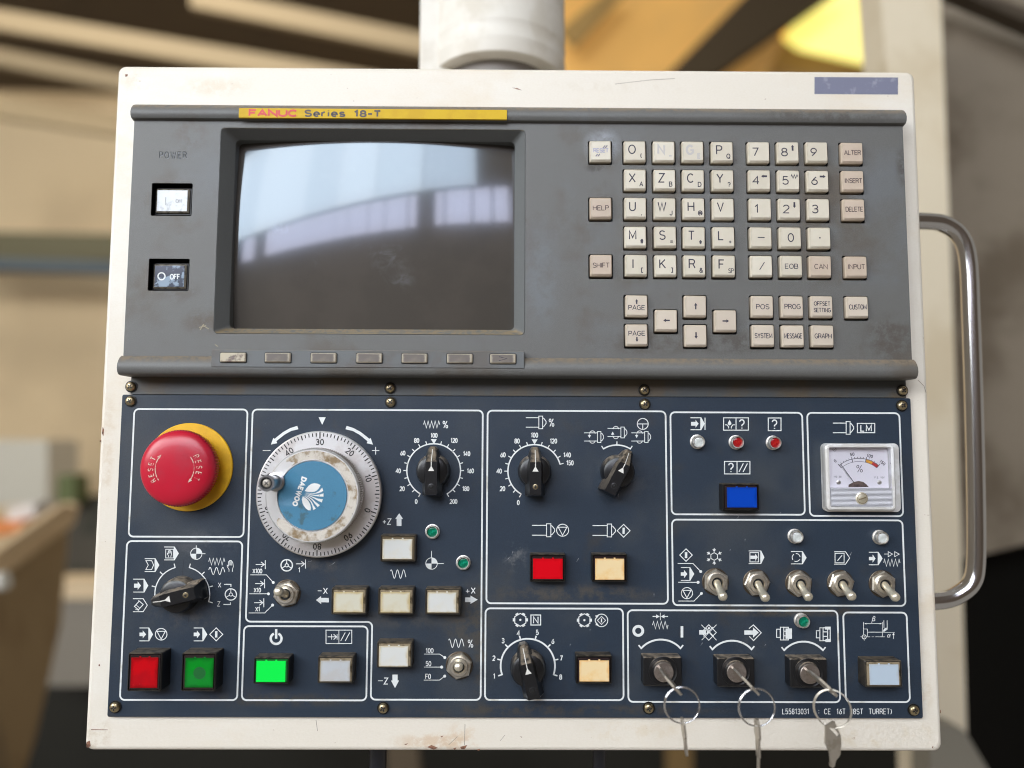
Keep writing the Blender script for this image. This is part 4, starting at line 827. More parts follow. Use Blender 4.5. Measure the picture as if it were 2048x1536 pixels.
# --- turret (z8)
i = ink('z8'); i.gear(516, 318, 82, 12); i.rect(652, 256, 776, 384, 13); i.text('N', 714, 320, 82, 1.0, 12); done('printed_symbol', i)
i = ink('z8'); i.gear(1336, 322, 82, 12); i.arc(1555, 325, 80, -140, 140, 11); i.arc(1555, 325, 80, 158, 202, 11); i.start(1555, 325, 52, 9, 8); i.poly(1475, 262, 1525, 258, 1490, 305); i.poly(1478, 385, 1525, 395, 1490, 345); done('printed_symbol', i)
i = ink('z8'); i.arc(612, 908, 348, -18.5, 198.5, 22)
for k in range(8):
    a = 198.5 - 31 * k; i.pl(18, 612 + 338 * cos(radians(a)), 908 - 338 * sin(radians(a)), 612 + 400 * cos(radians(a)), 908 - 400 * sin(radians(a)))
done('printed_scale', i)
i = ink('z8')
for s, x, y in (('1', 182, 1040), ('2', 178, 808), ('3', 295, 585), ('4', 492, 488), ('5', 733, 478), ('6', 933, 592), ('7', 1040, 808), ('8', 1032, 1050)): i.text(s, x, y, 58, .82, 11)
done('printed_lettering', i)
# --- alarms (c1)
i = ink('c1'); i.prog(390, 163, 572, 316, 522, 12); i.pl(12, 576, 162, 576, 318); i.fat(398, 494, 240, 24, 50, 455); done('printed_symbol', i)
i = ink('c1'); i.rect(814, 164, 1131, 322, 12); i.pl(12, 973, 164, 973, 322); i.text('?', 1047, 245, 112, .95, 14); i.fill([(890, 188), (902, 212), (913, 232), (912, 248), (890, 262), (868, 248), (867, 232), (878, 212)])
i.pl(10, 833, 254, 858, 254, 878, 280, 878, 300); i.pl(10, 958, 254, 932, 254, 912, 280, 912, 300); done('printed_symbol', i)
i = ink('c1'); i.rect(1386, 166, 1549, 328, 12); i.text('?', 1465, 248, 112, .95, 14); done('printed_symbol', i)
i = ink('c1'); i.rect(826, 722, 1151, 882, 12); i.pl(12, 986, 722, 986, 882); i.text('?', 907, 802, 112, .95, 14); i.pl(12, 1010, 856, 1066, 748); i.pl(12, 1063, 856, 1119, 748); done('printed_symbol', i)
# --- load meter print (c2)
i = ink('c2'); i.spindle(420, 212, 686, 374, 11); i.rect(734, 236, 956, 354, 12); i.text('LM', 845, 297, 76, 1.05, 12, gap=.35); done('printed_symbol', i)
# --- toggles (c3, c4)
i = ink('c3'); i.start(395, 608, 95, 13, 19); i.prog(316, 797, 520, 992, 452, 12); i.fat(315, 415, 895, 26, 62, 365); i.stop(408, 1185, 85, 13); done('printed_symbol', i)
i = ink('c3'); i.dotline(12, 22, 268, 735, 500, 735, 618, 858); i.dotline(12, 23, 275, 1020, 577, 1021); i.dotline(12, 22, 278, 1305, 515, 1305, 628, 1190); done('printed_leader', i)
i = ink('c3'); i.line([(822 + 58 * sin(pi / 3 * k), 629 - 58 * cos(pi / 3 * k)) for k in range(6)], 11, True)
for k in range(6):
    a = pi / 3 * k; i.arrow(822 + 128 * sin(a), 629 - 128 * cos(a), 822 + 68 * sin(a), 629 - 68 * cos(a), 11, 40, hw=.7)
done('printed_symbol', i)
i = ink('c3'); i.prog(1345, 545, 1584, 737, 1528, 12); i.rect(1364, 570, 1494, 712, 12); i.fat(1372, 1484, 641, 24, 56, 1445); done('printed_symbol', i)
i = ink('c4'); i.prog(225, 516, 446, 690, 385, 11)
for a in (-70, 50, 170): i.arc(298, 600, 56, a - 45, a + 45, 11)
done('printed_symbol', i)
i = ink('c4'); i.prog(835, 519, 1055, 694, 996, 11, False); i.rect(848, 541, 976, 675, 11); i.pl(12, 880, 647, 947, 569); done('printed_symbol', i)
i = ink('c4'); i.prog(1325, 526, 1520, 703, 1456, 11); i.fat(1326, 1420, 615, 24, 58, 1378); i.pl(9, 1542, 551, 1596, 551); i.line([(1598, 518), (1660, 552), (1598, 588)], 9, True); i.line([(1690, 518), (1754, 552), (1690, 588)], 9, True); i.zig(1535, 1764, 622, 725, 9, 10); done('printed_symbol', i)
# --- key switches (c5, c6)
i = ink('c5'); i.circ(170, 287, 42, 26); i.frect(564, 243, 589, 349); done('printed_symbol', i)
i = ink('c5'); i.pl(6, 375, 118, 375, 188); i.arrow(303, 153, 370, 153, 9, 34); i.arrow(447, 153, 380, 153, 9, 34); i.zig(303, 447, 198, 268, 8, 7); done('printed_symbol', i)
i = ink('c5'); i.frect(737, 280, 800, 322); i.line([(756, 302), (826, 230), (896, 302), (826, 375)], 7, True)
for p in ((757, 230, 898, 374), (760, 373, 898, 230), (778, 340, 866, 250), (800, 260, 872, 340)): i.pl(6, *p)
i.poly(808, 290, 808, 318, 835, 304); i.poly(826, 248, 840, 262, 826, 276, 815, 262); done('printed_symbol', i)
i = ink('c5'); i.fat(1157, 1292, 303, 20, 48, 1238); i.pl(8, 1200, 266, 1241, 232, 1315, 305, 1243, 378, 1203, 338); done('printed_symbol', i)
i = ink('c5')
for cx, cy in ((380, 614), (1042, 624)):
    i.arc(cx, cy, 246, 42, 138, 17)
    for s in (1, -1): i.pl(14, cx + s * 178, cy - 158, cx + s * 207, cy - 195)
done('printed_scale', i)
i = ink('c6'); i.arc(312, 630, 243, 42, 138, 17)
for s in (1, -1): i.pl(14, 312 + s * 176, 630 - 156, 312 + s * 205, 630 - 192)
done('printed_scale', i)
i = ink('c6'); i.rect(62, 272, 95, 348, 8); i.rect(97, 253, 128, 372, 8); i.frect(145, 265, 204, 361)
for y in (254, 290, 333, 371): i.pl(9, 128, y, 172, y)
i.pl(9, 170, 250, 170, 375); done('printed_symbol', i)
i = ink('c6'); i.rect(432, 286, 464, 352, 8); i.rect(464, 259, 494, 379, 8); i.frect(511, 248, 564, 275); i.frect(516, 362, 566, 391); i.rect(536, 270, 560, 366, 9)
for y in (258, 296, 338, 378): i.pl(9, 494, y, 530, y)
done('printed_symbol', i)
# --- tool offset (d8)
i = ink('d8')
for p in ((10, 811, 410, 811, 640), (10, 822, 540, 882, 540, 882, 684), (12, 888, 598, 1160, 598), (7, 1160, 602, 1394, 602), (9, 1160, 410, 1160, 684), (12, 1188, 380, 1190, 520), (12, 1248, 378, 1250, 545, 1180, 592), (9, 882, 685, 935, 685), (9, 960, 685, 1006, 685), (9, 1032, 685, 1210, 685), (8, 752, 685, 784, 685), (8, 822, 725, 822, 757), (9, 835, 440, 1145, 440)): i.pl(*p)
i.circ(822, 686, 38, 14); i.poly(1165, 590, 1190, 535, 1235, 512, 1250, 545); i.poly(825, 440, 862, 424, 862, 456); i.poly(1150, 440, 1114, 424, 1114, 456); i.arrow(1368, 724, 1368, 612, 9, 40); i.pl(6, 805, 686, 840, 686); i.pl(6, 822, 668, 822, 704); done('printed_symbol', i)
i = ink('d8'); i.line([(962, 428), (985, 330), (1005, 302), (1026, 315), (1020, 340), (995, 348), (1022, 358), (1020, 385), (995, 390), (978, 378)], 11); i.line([(1312, 640), (1290, 690), (1262, 692), (1254, 672), (1268, 645), (1288, 645), (1304, 692)], 12); done('printed_lettering', i)
i = ink('c6')
for s, x in (('L55813031', 117), (':', 452), ('CE', 505), ('16T', 621), ('(8ST', 757), ('TURRET)', 921)): i.text(s, x, 1037, 48, {'L55813031': .73}.get(s, .76), 5.6, anchor='l', gap=.27)
done('printed_lettering', i, None, 'small printed serial line along the lower edge')
# --- scuffs on the plate
for k, (u, v, L_, a) in enumerate(((1155, 1120, 9, 60), (1015, 1118, 10, 40), (1025, 1105, 6, 70), (610, 955, 7, 20), (1475, 1035, 6, 40), (1560, 1026, 4, 60), (1308, 1190, 6, 90), (1237, 990, 9, 95), (620, 1122, 8, 10), (664, 1128, 12, 30), (1700, 1110, 14, 60), (1490, 1080, 5, 85), (1460, 1100, 3, 45), (1140, 1290, 5, 75), (1180, 1260, 4, 80), (1403, 1288, 7, 55), (1530, 1290, 5, 45), (740, 1000, 4, 50))):
    i = Ink(ZI); c, d = cos(radians(a)) * L_ / 2, sin(radians(a)) * L_ / 2; i.pl(1.1, u - c, v + d, u, v + 1, u + c, v - d); done('scuff_mark', i, SCUFF_LIT_EDGE)

# ------------------------------------------------------------------ emergency stop
ex, ey = P(377, 934, 3.0); mb = MB(); mb.lathe(ex, ey, [(22.6, ZP), (22.6, 2.9), (22.2, 3.2), (14, 3.2)], 72); es = new('emergency_stop', mb, YELLOW, op, label='red mushroom emergency stop button on a yellow ring')
ex, ey = P(358, 936.5, 13); NT = 84
def kn(r, z, t): return [(ex + (r + (t if i % 2 else 0)) * cos(pi * i / NT), ey + (r + (t if i % 2 else 0)) * sin(pi * i / NT), z) for i in range(2 * NT)]
mb = MB(); mb.loft([kn(10, 3, 0), kn(10, 7.2, 0), kn(17.8, 8.2, 0), kn(19.1, 9.6, -.7), kn(19.25, 13.2, -.7), kn(18.6, 14.6, 0), kn(17.7, 15.7, 0), kn(16.2, 16.6, 0), kn(14.0, 17.3, 0), kn(11, 17.75, 0), kn(7, 18.0, 0), kn(3, 18.15, 0), kn(.05, 18.15, 0)])
mr = new('mushroom_head', mb, RED, es, angle=42)
def dome(r):
    t = [(0, 18.15), (7, 18.0), (11, 17.75), (14.0, 17.3), (16.2, 16.6), (17.7, 15.7), (19, 14.4)]
    for (a, z0), (b, z1) in zip(t, t[1:]):
        if r <= b: return z0 + (z1 - z0) * (r - a) / (b - a)
    return 14
i = Ink(.06, T=lambda a, b: (ex + a, ey + b, dome(hypot(a, b))), up=1)
for base, sgn in ((212, -1), (32, -1)):
    i.line([(9.6 * cos(radians(base + 5 - k * 7)), 9.6 * sin(radians(base + 5 - k * 7))) for k in range(11)], .42)
    a = radians(base + 5 - 70); e = radians(base - 77); i.fill([(9.0 * cos(a), 9.0 * sin(a)), (10.6 * cos(a), 10.6 * sin(a)), (9.7 * cos(e), 9.7 * sin(e))])
    for k, ch in enumerate('RESET'):
        a = base - 2 - k * 13.5; i.text(ch, 12.0 * cos(radians(a)), 12.0 * sin(radians(a)), 2.5, .74, .38, ang=a - 90)
new('lettering', i.mb, REDTEXT, mr, angle=0)

# ------------------------------------------------------------------ handwheel
hx, hy = P(637, 988, 8); hw = MB(); hw.lathe(hx, hy, [(30.5, ZP), (31.6, 3.2), (32.0, 6.6), (31.8, 7.6), (31.2, 8.0), (25, 8.0), (20, 8.0)], 110); hwo = new('handwheel', hw, SILVER, op, label='aluminium handwheel with numbered dial, blue centre and crank knob', angle=30)
i = Ink(8.03, T=lambda a, b: (hx + a, hy + b), up=1)
for k in range(100):
    a = radians(90 + (k - 30) * 3.6); r0 = 28.1 if k % 10 == 0 else 28.5 if k % 5 == 0 else 29.1; i.line([(r0 * cos(a), r0 * sin(a)), (30.9 * cos(a), 30.9 * sin(a))], .5 if k % 5 else .58)
i.pl(.5, 0, 30.9, 0, 31.6); new('dial_graduation', i.mb, TICK, hwo, angle=0)
i = Ink(8.03, T=lambda a, b: (hx + a, hy + b), up=1)
for k in range(10):
    a = 90 + (k * 10 - 30) * 3.6; i.text(str(k * 10), 26.3 * cos(radians(a)), 26.3 * sin(radians(a)), 2.7, .95, .50, ang=a - 90, gap=.3)
new('dial_numbers', i.mb, TICK, hwo, angle=0)
NT = 130
def kn2(r, z, t): return [(hx + (r - (t if i % 2 else 0)) * cos(pi * i / NT), hy + (r - (t if i % 2 else 0)) * sin(pi * i / NT), z) for i in range(2 * NT)]
mb = MB(); mb.loft([kn2(22.6, 8, 0), kn2(22.6, 9.5, 0), kn2(23.5, 10.2, .7), kn2(23.5, 17.4, .7), kn2(22.4, 18.1, 0)], False, False); new('knurled_band', mb, M('knurl_steel', (.40, .37, .33), .4, 1.0), hwo, angle=20)
mb = MB(); mb.loft([kn2(22.3, 17.6, 0), kn2(23.2, 18.2, 0), kn2(23.2, 19.2, 0), kn2(22.6, 20.0, 0), kn2(17.3, 20.0, 0), kn2(17.2, 19.2, 0), kn2(5, 19.2, 0)]); new('hub_ring', mb, HUBMETAL, hwo, angle=30)
i = Ink(20.03, T=lambda a, b: (hx + a, hy + b), up=1)
def rag(r, a, am): return r + am * (sin(a * .31) * .5 + sin(a * .83 + 1) * .3 + sin(a * 2.1) * .25)
oa = [(rag(22.0, a, .22), a) for a in range(-140, 128, 3)]; ob = [(rag(17.75, a + 40, .12), a) for a in range(126, -142, -3)]
ej = [(r_, a) for r_, a in ((21.2, 129), (20.4, 125), (19.4, 123), (18.6, 119))]; ek = [(18.4, -141), (19.5, -146), (20.6, -145), (21.6, -143)]
i.fill([(r_ * cos(radians(a)), r_ * sin(radians(a))) for r_, a in oa + ej + ob + ek]); new('worn_coating', i.mb, WORNRING, hwo, angle=0, label='stained worn coating on the hub ring')
mb = MB(); dx0, dy0 = -9.5, 2.2; dim = (-12.2, 3.2); vs = []; fs = []; NR, NA = 26, 90
def capz(a, b):
    d = hypot(a - dim[0], b - dim[1]); return 20.05 - (max(0, 1 - (d / 8.4) ** 2) * .8)
for k in range(NR + 1):
    rr_ = 16.9 * k / NR
    for j in range(NA):
        a, b = rr_ * cos(2 * pi * j / NA), rr_ * sin(2 * pi * j / NA); vs.append((hx + a, hy + b, capz(a, b)))
for k in range(NR):
    for j in range(NA): fs.append((k * NA + j, k * NA + (j + 1) % NA, (k + 1) * NA + (j + 1) % NA, (k + 1) * NA + j))
fs.append(tuple(range(NA))); mb.add(vs, fs); mb.loft([[(hx + 16.9 * cos(2 * pi * j / NA), hy + 16.9 * sin(2 * pi * j / NA), z) for j in range(NA)] for z in (20.05, 19.0)], False, False)
new('blue_cap', mb, BLUE, hwo, angle=30)
# maker's mark on the cap: letters run down the cap, fan beside them
F = lambda a, b: (540 + a / 9.6, 910 + b / 9.6)
cpx = lambda u, v: P(u, v, 20.3)
i = Ink(20.1, T=lambda a, b: cpx(*F(a, b)))
L0 = Vector((648, 430)); L1 = Vector((455, 985)); dr = (L1 - L0).normalized(); ang = -degrees(atan2(dr.y, dr.x))
mid = (L0 + L1) / 2 + Vector((12, -4)); i.text('DAEWOO', mid.x, mid.y, 80, 1.16, 25, ang=ang, gap=.30); done('cap_lettering', i, LOGO, None, hwo)
i = Ink(20.1, T=lambda a, b: cpx(*F(a, b)))
i.fill([(665, 692), (690, 650), (740, 590), (790, 556), (850, 542), (915, 552), (970, 578), (955, 610), (930, 648), (895, 685), (850, 706), (790, 712), (720, 708)])
i.fill([(668, 712), (800, 738), (880, 728), (945, 690), (975, 655), (1000, 625), (1020, 690), (985, 712), (930, 732), (860, 745), (790, 746)])
i.fill([(660, 726), (780, 757), (880, 768), (960, 758), (1028, 736), (1025, 800), (960, 798), (880, 790), (780, 772)])
i.fill([(650, 742), (760, 778), (850, 815), (920, 838), (1012, 850), (992, 912), (930, 885), (850, 838), (760, 793)])
i.fill([(645, 760), (740, 797), (810, 842), (870, 900), (955, 962), (915, 1000), (870, 950), (810, 868), (740, 813)])
i.fill([(640, 782), (700, 803), (755, 845), (800, 900), (830, 960), (878, 1030), (828, 1058), (812, 980), (780, 905), (740, 855), (695, 822)])
i.fill([(628, 792), (690, 832), (735, 880), (770, 945), (785, 1010), (780, 1064), (735, 1062), (690, 1030), (650, 980), (620, 915), (610, 850)])
done('cap_emblem', i, LOGO, 'white fan shaped emblem beside the lettering', hwo)
# crank
bx, by = P(551, 963.5, 20)
mb = MB(); mb.lathe(bx, by, [(4.6, 20), (4.6, 20.8), (3.5, 21.2), (3.1, 21.8), (3.3, 25), (3.8, 30), (3.95, 33.4), (3.7, 34), (2.85, 34), (2.75, 33.0)], 28, True, True); ck = new('crank_knob', mb, M('crank_chrome', (.40, .40, .41), .30, 1.0), hwo)
mb = MB(); mb.lathe(bx, by, [(2.78, 33.02), (2.7, 33.1), (1.9, 33.2)], 24); new('bore', mb, DARKWELL, ck)
mb = MB(); mb.lathe(bx, by, [(1.9, 33.1), (1.9, 33.6), (1.5, 33.9), (.02, 34.0)], 20); new('crank_screw', mb, NICKEL, ck)
i = Ink(34.02, T=lambda a, b: (bx + a, by + b), up=1); i.pl(.45, -.9, -.9, .9, .9); i.pl(.45, -.9, .9, .9, -.9); new('cross_recess', i.mb, DARKWELL, ck, angle=0)

# ------------------------------------------------------------------ selector knobs
WHITEP = M('pointer_white', (.70, .68, .63), .5)
def knob(u, v, ang, label, screw_mat, sc=1.0):
    cx, cy = P(u, v, ZP); ca, sa = cos(radians(ang - 90)) * sc, sin(radians(ang - 90)) * sc
    T = lambda p: (cx + p[0] * ca - p[1] * sa, cy + p[0] * sa + p[1] * ca, p[2])
    mb = MB(T); mb.lathe(0, 0, [(8.5, ZP), (8.7, 2.6), (8.4, 7.5), (7.6, 9.6), (6.4, 10.3)], 44)
    o = new('selector_knob', mb, BLACK, op, label=label, org=(cx, cy, ZP))
    mb = MB(T)
    low = [(-5.0, -12.0), (-4.2, -12.8), (4.2, -12.8), (5.0, -12.0), (5.0, 3.5), (2.4, 11.2), (1.3, 12.4), (-1.3, 12.4), (-2.4, 11.2), (-5.0, 3.5)]
    top = [(-2.9, -11.2), (-2.6, -11.6), (2.6, -11.6), (2.9, -11.2), (2.9, 3.0), (2.7, 4.6), (2.5, 4.9), (-2.5, 4.9), (-2.7, 4.6), (-2.9, 3.0)]
    midl = [(-4.0, -11.9), (-3.6, -12.4), (3.6, -12.4), (4.0, -11.9), (4.0, 3.3), (2.1, 10.4), (1.2, 11.4), (-1.2, 11.4), (-2.1, 10.4), (-4.0, 3.3)]
    mb.loft([[(a, b, 3.0) for a, b in low], [(a, b, 8.2) for a, b in low], [(a, b, 10.2 if b < 5 else 9.2) for a, b in midl], [(a, b, 15.2) for a, b in top]])
    g_ = new('grip_bar', mb, BLACK, o, angle=20)
    i = Ink(0, T=lambda a, b: T((a, b, 15.26)), up=1); i.fill([(-1.55, .2), (1.55, .2), (0, 2.9)]); i.pl(.4, 0, 2.6, 0, 4.8); new('pointer_mark', i.mb, WHITEP, g_, angle=0)
    i = Ink(0, T=lambda a, b: T((a, b, 15.3 - (b - 4.9) * .93 if b > 4.9 else 15.3)), up=1); i.pl(.36, 0, 4.9, 0, 11); new('pointer_mark', i.mb, WHITEP, g_, angle=0)
    i = Ink(0, T=lambda a, b: T((a, b, 15.24)), up=1); i.disc(0, -7.4, 1.7, 20); new('screw_hole', i.mb, DARKWELL, g_, angle=0)
    mb = MB(T); mb.lathe(0, -7.4, [(1.35, 15.2), (1.3, 15.4), (.9, 15.5)], 18); new('knob_screw', mb, screw_mat, g_)
    i = Ink(0, T=lambda a, b: T((a, b, 15.54)), up=1); i.pl(.4, -.85, -7.4, .85, -7.4); i.pl(.4, 0, -8.25, 0, -6.55); new('cross_recess', i.mb, DARKWELL, g_, angle=0)
DSC = M('dark_knob_screw', (.05, .05, .05), .3, .8)
knob(867.5, 941, 90, 'black selector knob inside the 0 to 200 scale', DSC)
knob(1069, 942, 90, 'black selector knob inside the 0 to 150 scale', BRASS)
knob(1233.5, 943, 62, 'black selector knob turned right under three spindle symbols', DSC)
knob(364, 1187, 194, 'black mode selector knob pointing left, above red and green buttons', BRASS, 1.04)
knob(1055.6, 1333, 103.5, 'black selector knob inside the turret scale 1 to 8', DSC, 1.04)

# ------------------------------------------------------------------ push buttons
def button(bz, ls, h, mat, label, fm=BLACKM, rim=LIP, tall=False, spot=None):
    a = P(bz[0], bz[3], h); b = P(bz[2], bz[1], h); mb = MB()
    o_ = rr(a[0], b[0], a[1], b[1], .7, 3); ib = lambda k, r: rr(a[0] + k, b[0] - k, a[1] + k, b[1] - k, r, 3); f = lambda l, z: [(p[0], p[1], z) for p in l]
    mb.loft([f(o_, ZP), f(o_, h - .5), f(ib(.35, .5), h), f(ib(.6, .4), h), f(ib(.65, .3), h - 1.1)], True, True); o = new('push_button', mb, fm, op, label=label)
    c = P(ls[0], ls[3], h); d = P(ls[2], ls[1], h); k = 1.25 if not tall else 1.5
    e = (max(c[0] - k, a[0] + .68), min(d[0] + k, b[0] - .68), max(c[1] - k, a[1] + .68), min(d[1] + k, b[1] - .68))
    mb = MB(); mb.block(*e, h - 1.6, h - .2, .4, .45); new('lens_rim', mb, rim, o)
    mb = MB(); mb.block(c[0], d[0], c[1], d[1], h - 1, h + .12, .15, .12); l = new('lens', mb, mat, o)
    for q in (-.75, .75):
        x = (c[0] + d[0]) / 2 + q * (d[0] - c[0]) * .17 / .75; mb = MB(); mb.block(x - .45, x + .45, d[1] - .1, d[1] + .55, h - .6, h + .05, .1, .05); new('lens_lug', mb, mat, o)
    if spot:
        i = Ink(h + .14); i.disc(spot[0], spot[1], 12.5, 24); new('lens_spot', i.mb, LGRD, o, angle=0)
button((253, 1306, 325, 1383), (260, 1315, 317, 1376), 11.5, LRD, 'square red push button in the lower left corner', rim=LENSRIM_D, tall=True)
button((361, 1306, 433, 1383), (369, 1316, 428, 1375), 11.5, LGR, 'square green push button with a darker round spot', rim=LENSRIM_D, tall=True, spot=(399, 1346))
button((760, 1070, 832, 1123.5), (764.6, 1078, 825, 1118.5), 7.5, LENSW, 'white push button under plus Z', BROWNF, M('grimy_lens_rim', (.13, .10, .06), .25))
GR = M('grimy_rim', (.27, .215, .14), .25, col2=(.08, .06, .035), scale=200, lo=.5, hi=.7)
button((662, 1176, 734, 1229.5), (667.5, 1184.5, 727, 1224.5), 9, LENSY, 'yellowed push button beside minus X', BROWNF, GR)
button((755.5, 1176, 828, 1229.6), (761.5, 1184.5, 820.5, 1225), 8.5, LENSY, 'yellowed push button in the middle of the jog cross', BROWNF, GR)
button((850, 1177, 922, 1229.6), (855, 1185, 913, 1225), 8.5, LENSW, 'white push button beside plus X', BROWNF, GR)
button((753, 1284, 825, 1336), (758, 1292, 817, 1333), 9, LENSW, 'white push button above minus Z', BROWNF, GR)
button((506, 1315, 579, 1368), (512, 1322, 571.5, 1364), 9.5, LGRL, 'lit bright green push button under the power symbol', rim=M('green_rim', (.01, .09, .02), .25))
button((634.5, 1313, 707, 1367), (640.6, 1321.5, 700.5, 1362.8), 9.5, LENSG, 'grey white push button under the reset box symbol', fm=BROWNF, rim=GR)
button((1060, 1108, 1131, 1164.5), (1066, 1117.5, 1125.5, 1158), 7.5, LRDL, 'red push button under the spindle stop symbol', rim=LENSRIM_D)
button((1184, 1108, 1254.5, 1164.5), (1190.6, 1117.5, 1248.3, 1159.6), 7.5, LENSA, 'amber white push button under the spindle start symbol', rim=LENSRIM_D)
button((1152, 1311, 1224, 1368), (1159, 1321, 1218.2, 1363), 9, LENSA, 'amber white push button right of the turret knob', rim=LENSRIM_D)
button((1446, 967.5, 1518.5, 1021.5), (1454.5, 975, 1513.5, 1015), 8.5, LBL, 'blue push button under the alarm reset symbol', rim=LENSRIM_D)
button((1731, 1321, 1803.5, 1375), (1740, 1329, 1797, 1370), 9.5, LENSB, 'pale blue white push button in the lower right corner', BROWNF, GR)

# ------------------------------------------------------------------ indicator lamps
BR = M('lamp_bezel', (.82, .79, .74), .4, .85, col2=(.45, .42, .36), scale=300)
def lamp(u, v, mat, label, h=6.0):
    cx, cy = P(u, v, h); mb = MB(); mb.lathe(cx, cy, [(3.75, ZP), (3.75, 2.6), (3.3, 2.7), (3.3, h - .4), (3.05, h), (2.65, h), (2.55, h - .9), (2.5, h - 1.4)], 36); o = new('indicator_lamp', mb, BR, op, label=label)
    mb = MB(); mb.lathe(cx, cy, [(2.6, h - 1.3), (2.5, h - .85), (2.0, h - .6), (1.2, h - .5), (.02, h - .5)], 32, True, True); new('lamp_lens', mb, mat, o)
lamp(864, 1064, LAMPG, 'green lamp right of the plus Z button', 4.6); lamp(926, 1126.5, LAMPG, 'green lamp above the plus X button', 4.6)
lamp(1608, 1244, LAMPG, 'green lamp above the third key switch'); lamp(1398, 883.5, LAMPW, 'clear lamp under the program end symbol')
lamp(1476, 884.5, LAMPR, 'red lamp under the lubrication symbol'); lamp(1551, 885.5, LAMPR, 'red lamp under the single question mark')
lamp(1595, 1074, LAMPW, 'clear lamp above the third toggle of the row'); lamp(1766, 1076, LAMPW, 'clear lamp above the last toggle of the row')

WASHM = M('dark_washer', (.10, .08, .06), .4, .8)
# ------------------------------------------------------------------ toggle switches
def toggle(u, v, tip, tz, label, rot=0.0, mat=NICKEL):
    cx, cy = P(u, v, 4.2); mb = MB(); mb.lathe(cx, cy, [(6.9, ZP), (6.9, 2.3), (6.6, 2.5)], 36); o = new('toggle_switch', mb, WASHM, op, label=label)
    hexa = lambda r, z: [(cx + r * cos(rot + pi * k / 3), cy + r * sin(rot + pi * k / 3), z) for k in range(6)]
    mb = MB(); mb.loft([hexa(6.75, 2.4), hexa(6.75, 3.9), hexa(6.1, 4.6)]); new('hex_nut', mb, mat, o, angle=20)
    mb = MB(); mb.lathe(cx, cy, [(4.7, 4.5), (4.7, 5.6), (4.3, 6.1), (3.0, 6.1), (2.75, 5.7), (2.7, 4.4)], 32); new('bushing', mb, mat, o)
    mb = MB(); mb.lathe(cx, cy, [(2.68, 4.4), (2.68, 5.0), (1, 5.0)], 24); new('bore', mb, DARKWELL, o)
    a = Vector((cx, cy, 4.4)); b = Vector((*P(*tip, tz), tz)); d = b - a; L_ = d.length; e = d.normalized(); rs = []; ps = []
    for t_, r_ in ((0, 1.9), (.18, 1.8), (.24, 1.6), (.6, 2.0), (.86, 2.3), (.94, 2.25), (1.0, 1.85), (1.035, 1.2), (1.05, .35)): ps.append(a + e * (L_ * t_)); rs.append(r_)
    mb = MB(); mb.tube(ps, rs, 20); new('lever', mb, LEVER if mat is NICKEL else LEVER, o, angle=60)
for k, (n_, tp) in enumerate((((1433, 1165), (1446, 1194)), ((1515, 1167), (1531, 1196)), ((1600, 1168), (1617, 1194)), ((1684, 1168), (1704, 1193)), ((1768, 1169), (1792, 1195)))):
    toggle(*n_, (tp[0] + 1, tp[1] + 2), 15.5, ['first toggle of the row, lever down, under the snowflake symbol', 'second toggle of the row, lever down', 'third toggle of the row, lever down, below a clear lamp', 'fourth toggle of the row, under the slash symbol', 'last toggle of the row, beside the right edge'][k], [.5, .1, .4, .2, .45][k])
toggle(572, 1188, (555, 1182), 15.5, 'toggle beside the X100 X10 X1 legend, lever up', .25)
toggle(918, 1333, (917, 1333), 15.5, 'toggle beside the 100 50 F0 legend, lever up', .3)

# ------------------------------------------------------------------ load meter
def MZ(a, b, z): return P(1600 + a / 6.4, 810 + b / 6.4, z)
zf = 8.6; a = MZ(352, 1352, zf); b = MZ(1213, 500, zf); a0 = MZ(285, 1362, ZP); b0 = MZ(1235, 492, ZP)
mb = MB(); f = lambda x0, x1, y0, y1, r, z: [(p[0], p[1], z) for p in rr(x0, x1, y0, y1, r, 6)]
mb.loft([f(a0[0], b0[0], a0[1], b0[1], 2.5, ZP), f(a0[0], b0[0], a0[1], b0[1], 2.5, 4), f(a[0] - .1, b[0] + .1, a[1] - .1, b[1] + .1, 2.4, 4.4), f(a[0], b[0], a[1], b[1], 2.4, zf - .8), f(a[0] + .8, b[0] - .8, a[1] + .8, b[1] - .8, 1.8, zf), f(a[0] + 1.6, b[0] - 1.6, a[1] + 1.6, b[1] - 1.6, 1.2, zf), f(a[0] + 2.0, b[0] - 2.0, a[1] + 2.0, b[1] - 2.0, 1, zf - .8), f(a[0] + 2.1, b[0] - 2.1, a[1] + 2.1, b[1] - 2.1, 1, 4.6)])
lm = new('load_meter', mb, CLEARP, op, label='square clear plastic load meter with needle at zero')
ym_ = MZ(700, 1058, 6)[1]; xa, xb = a[0] + 2.15, b[0] - 2.15; yt = b[1] - 2.15
mb = MB(); mb.box(xa, xb, ym_ - 6, yt, 4.7, 5.2); new('dial_plate', mb, DIALW, lm)
zd = 5.23; i = ink('c2', zd); cx, cy, R_ = 752, 1062, 340
al, ar = 133, 41.5
cx, cy = 755, 1075; R_ = 392; al, ar = 130, 50
i.arc(cx, cy, R_, al, ar, 7, 24); i.arc(cx, cy, R_ - 40, al, ar, 5, 24)
for k in range(16):
    q = al + (ar - al) * k / 15; l_ = 26 if k % 5 == 0 else 20
    i.line([(cx + (R_ - (40 if k % 5 == 0 else 0)) * cos(radians(q)), cy - (R_ - (40 if k % 5 == 0 else 0)) * sin(radians(q))), (cx + (R_ + l_) * cos(radians(q)), cy - (R_ + l_) * sin(radians(q)))], 9 if k % 5 == 0 else 6)
for s, x, y, an in (('0', 450, 716, 35), ('50', 668, 632, 8), ('100', 893, 652, -14), ('150', 1055, 738, -38)): i.text(s, x, y, 36, .95, 7, ang=an, gap=.3)
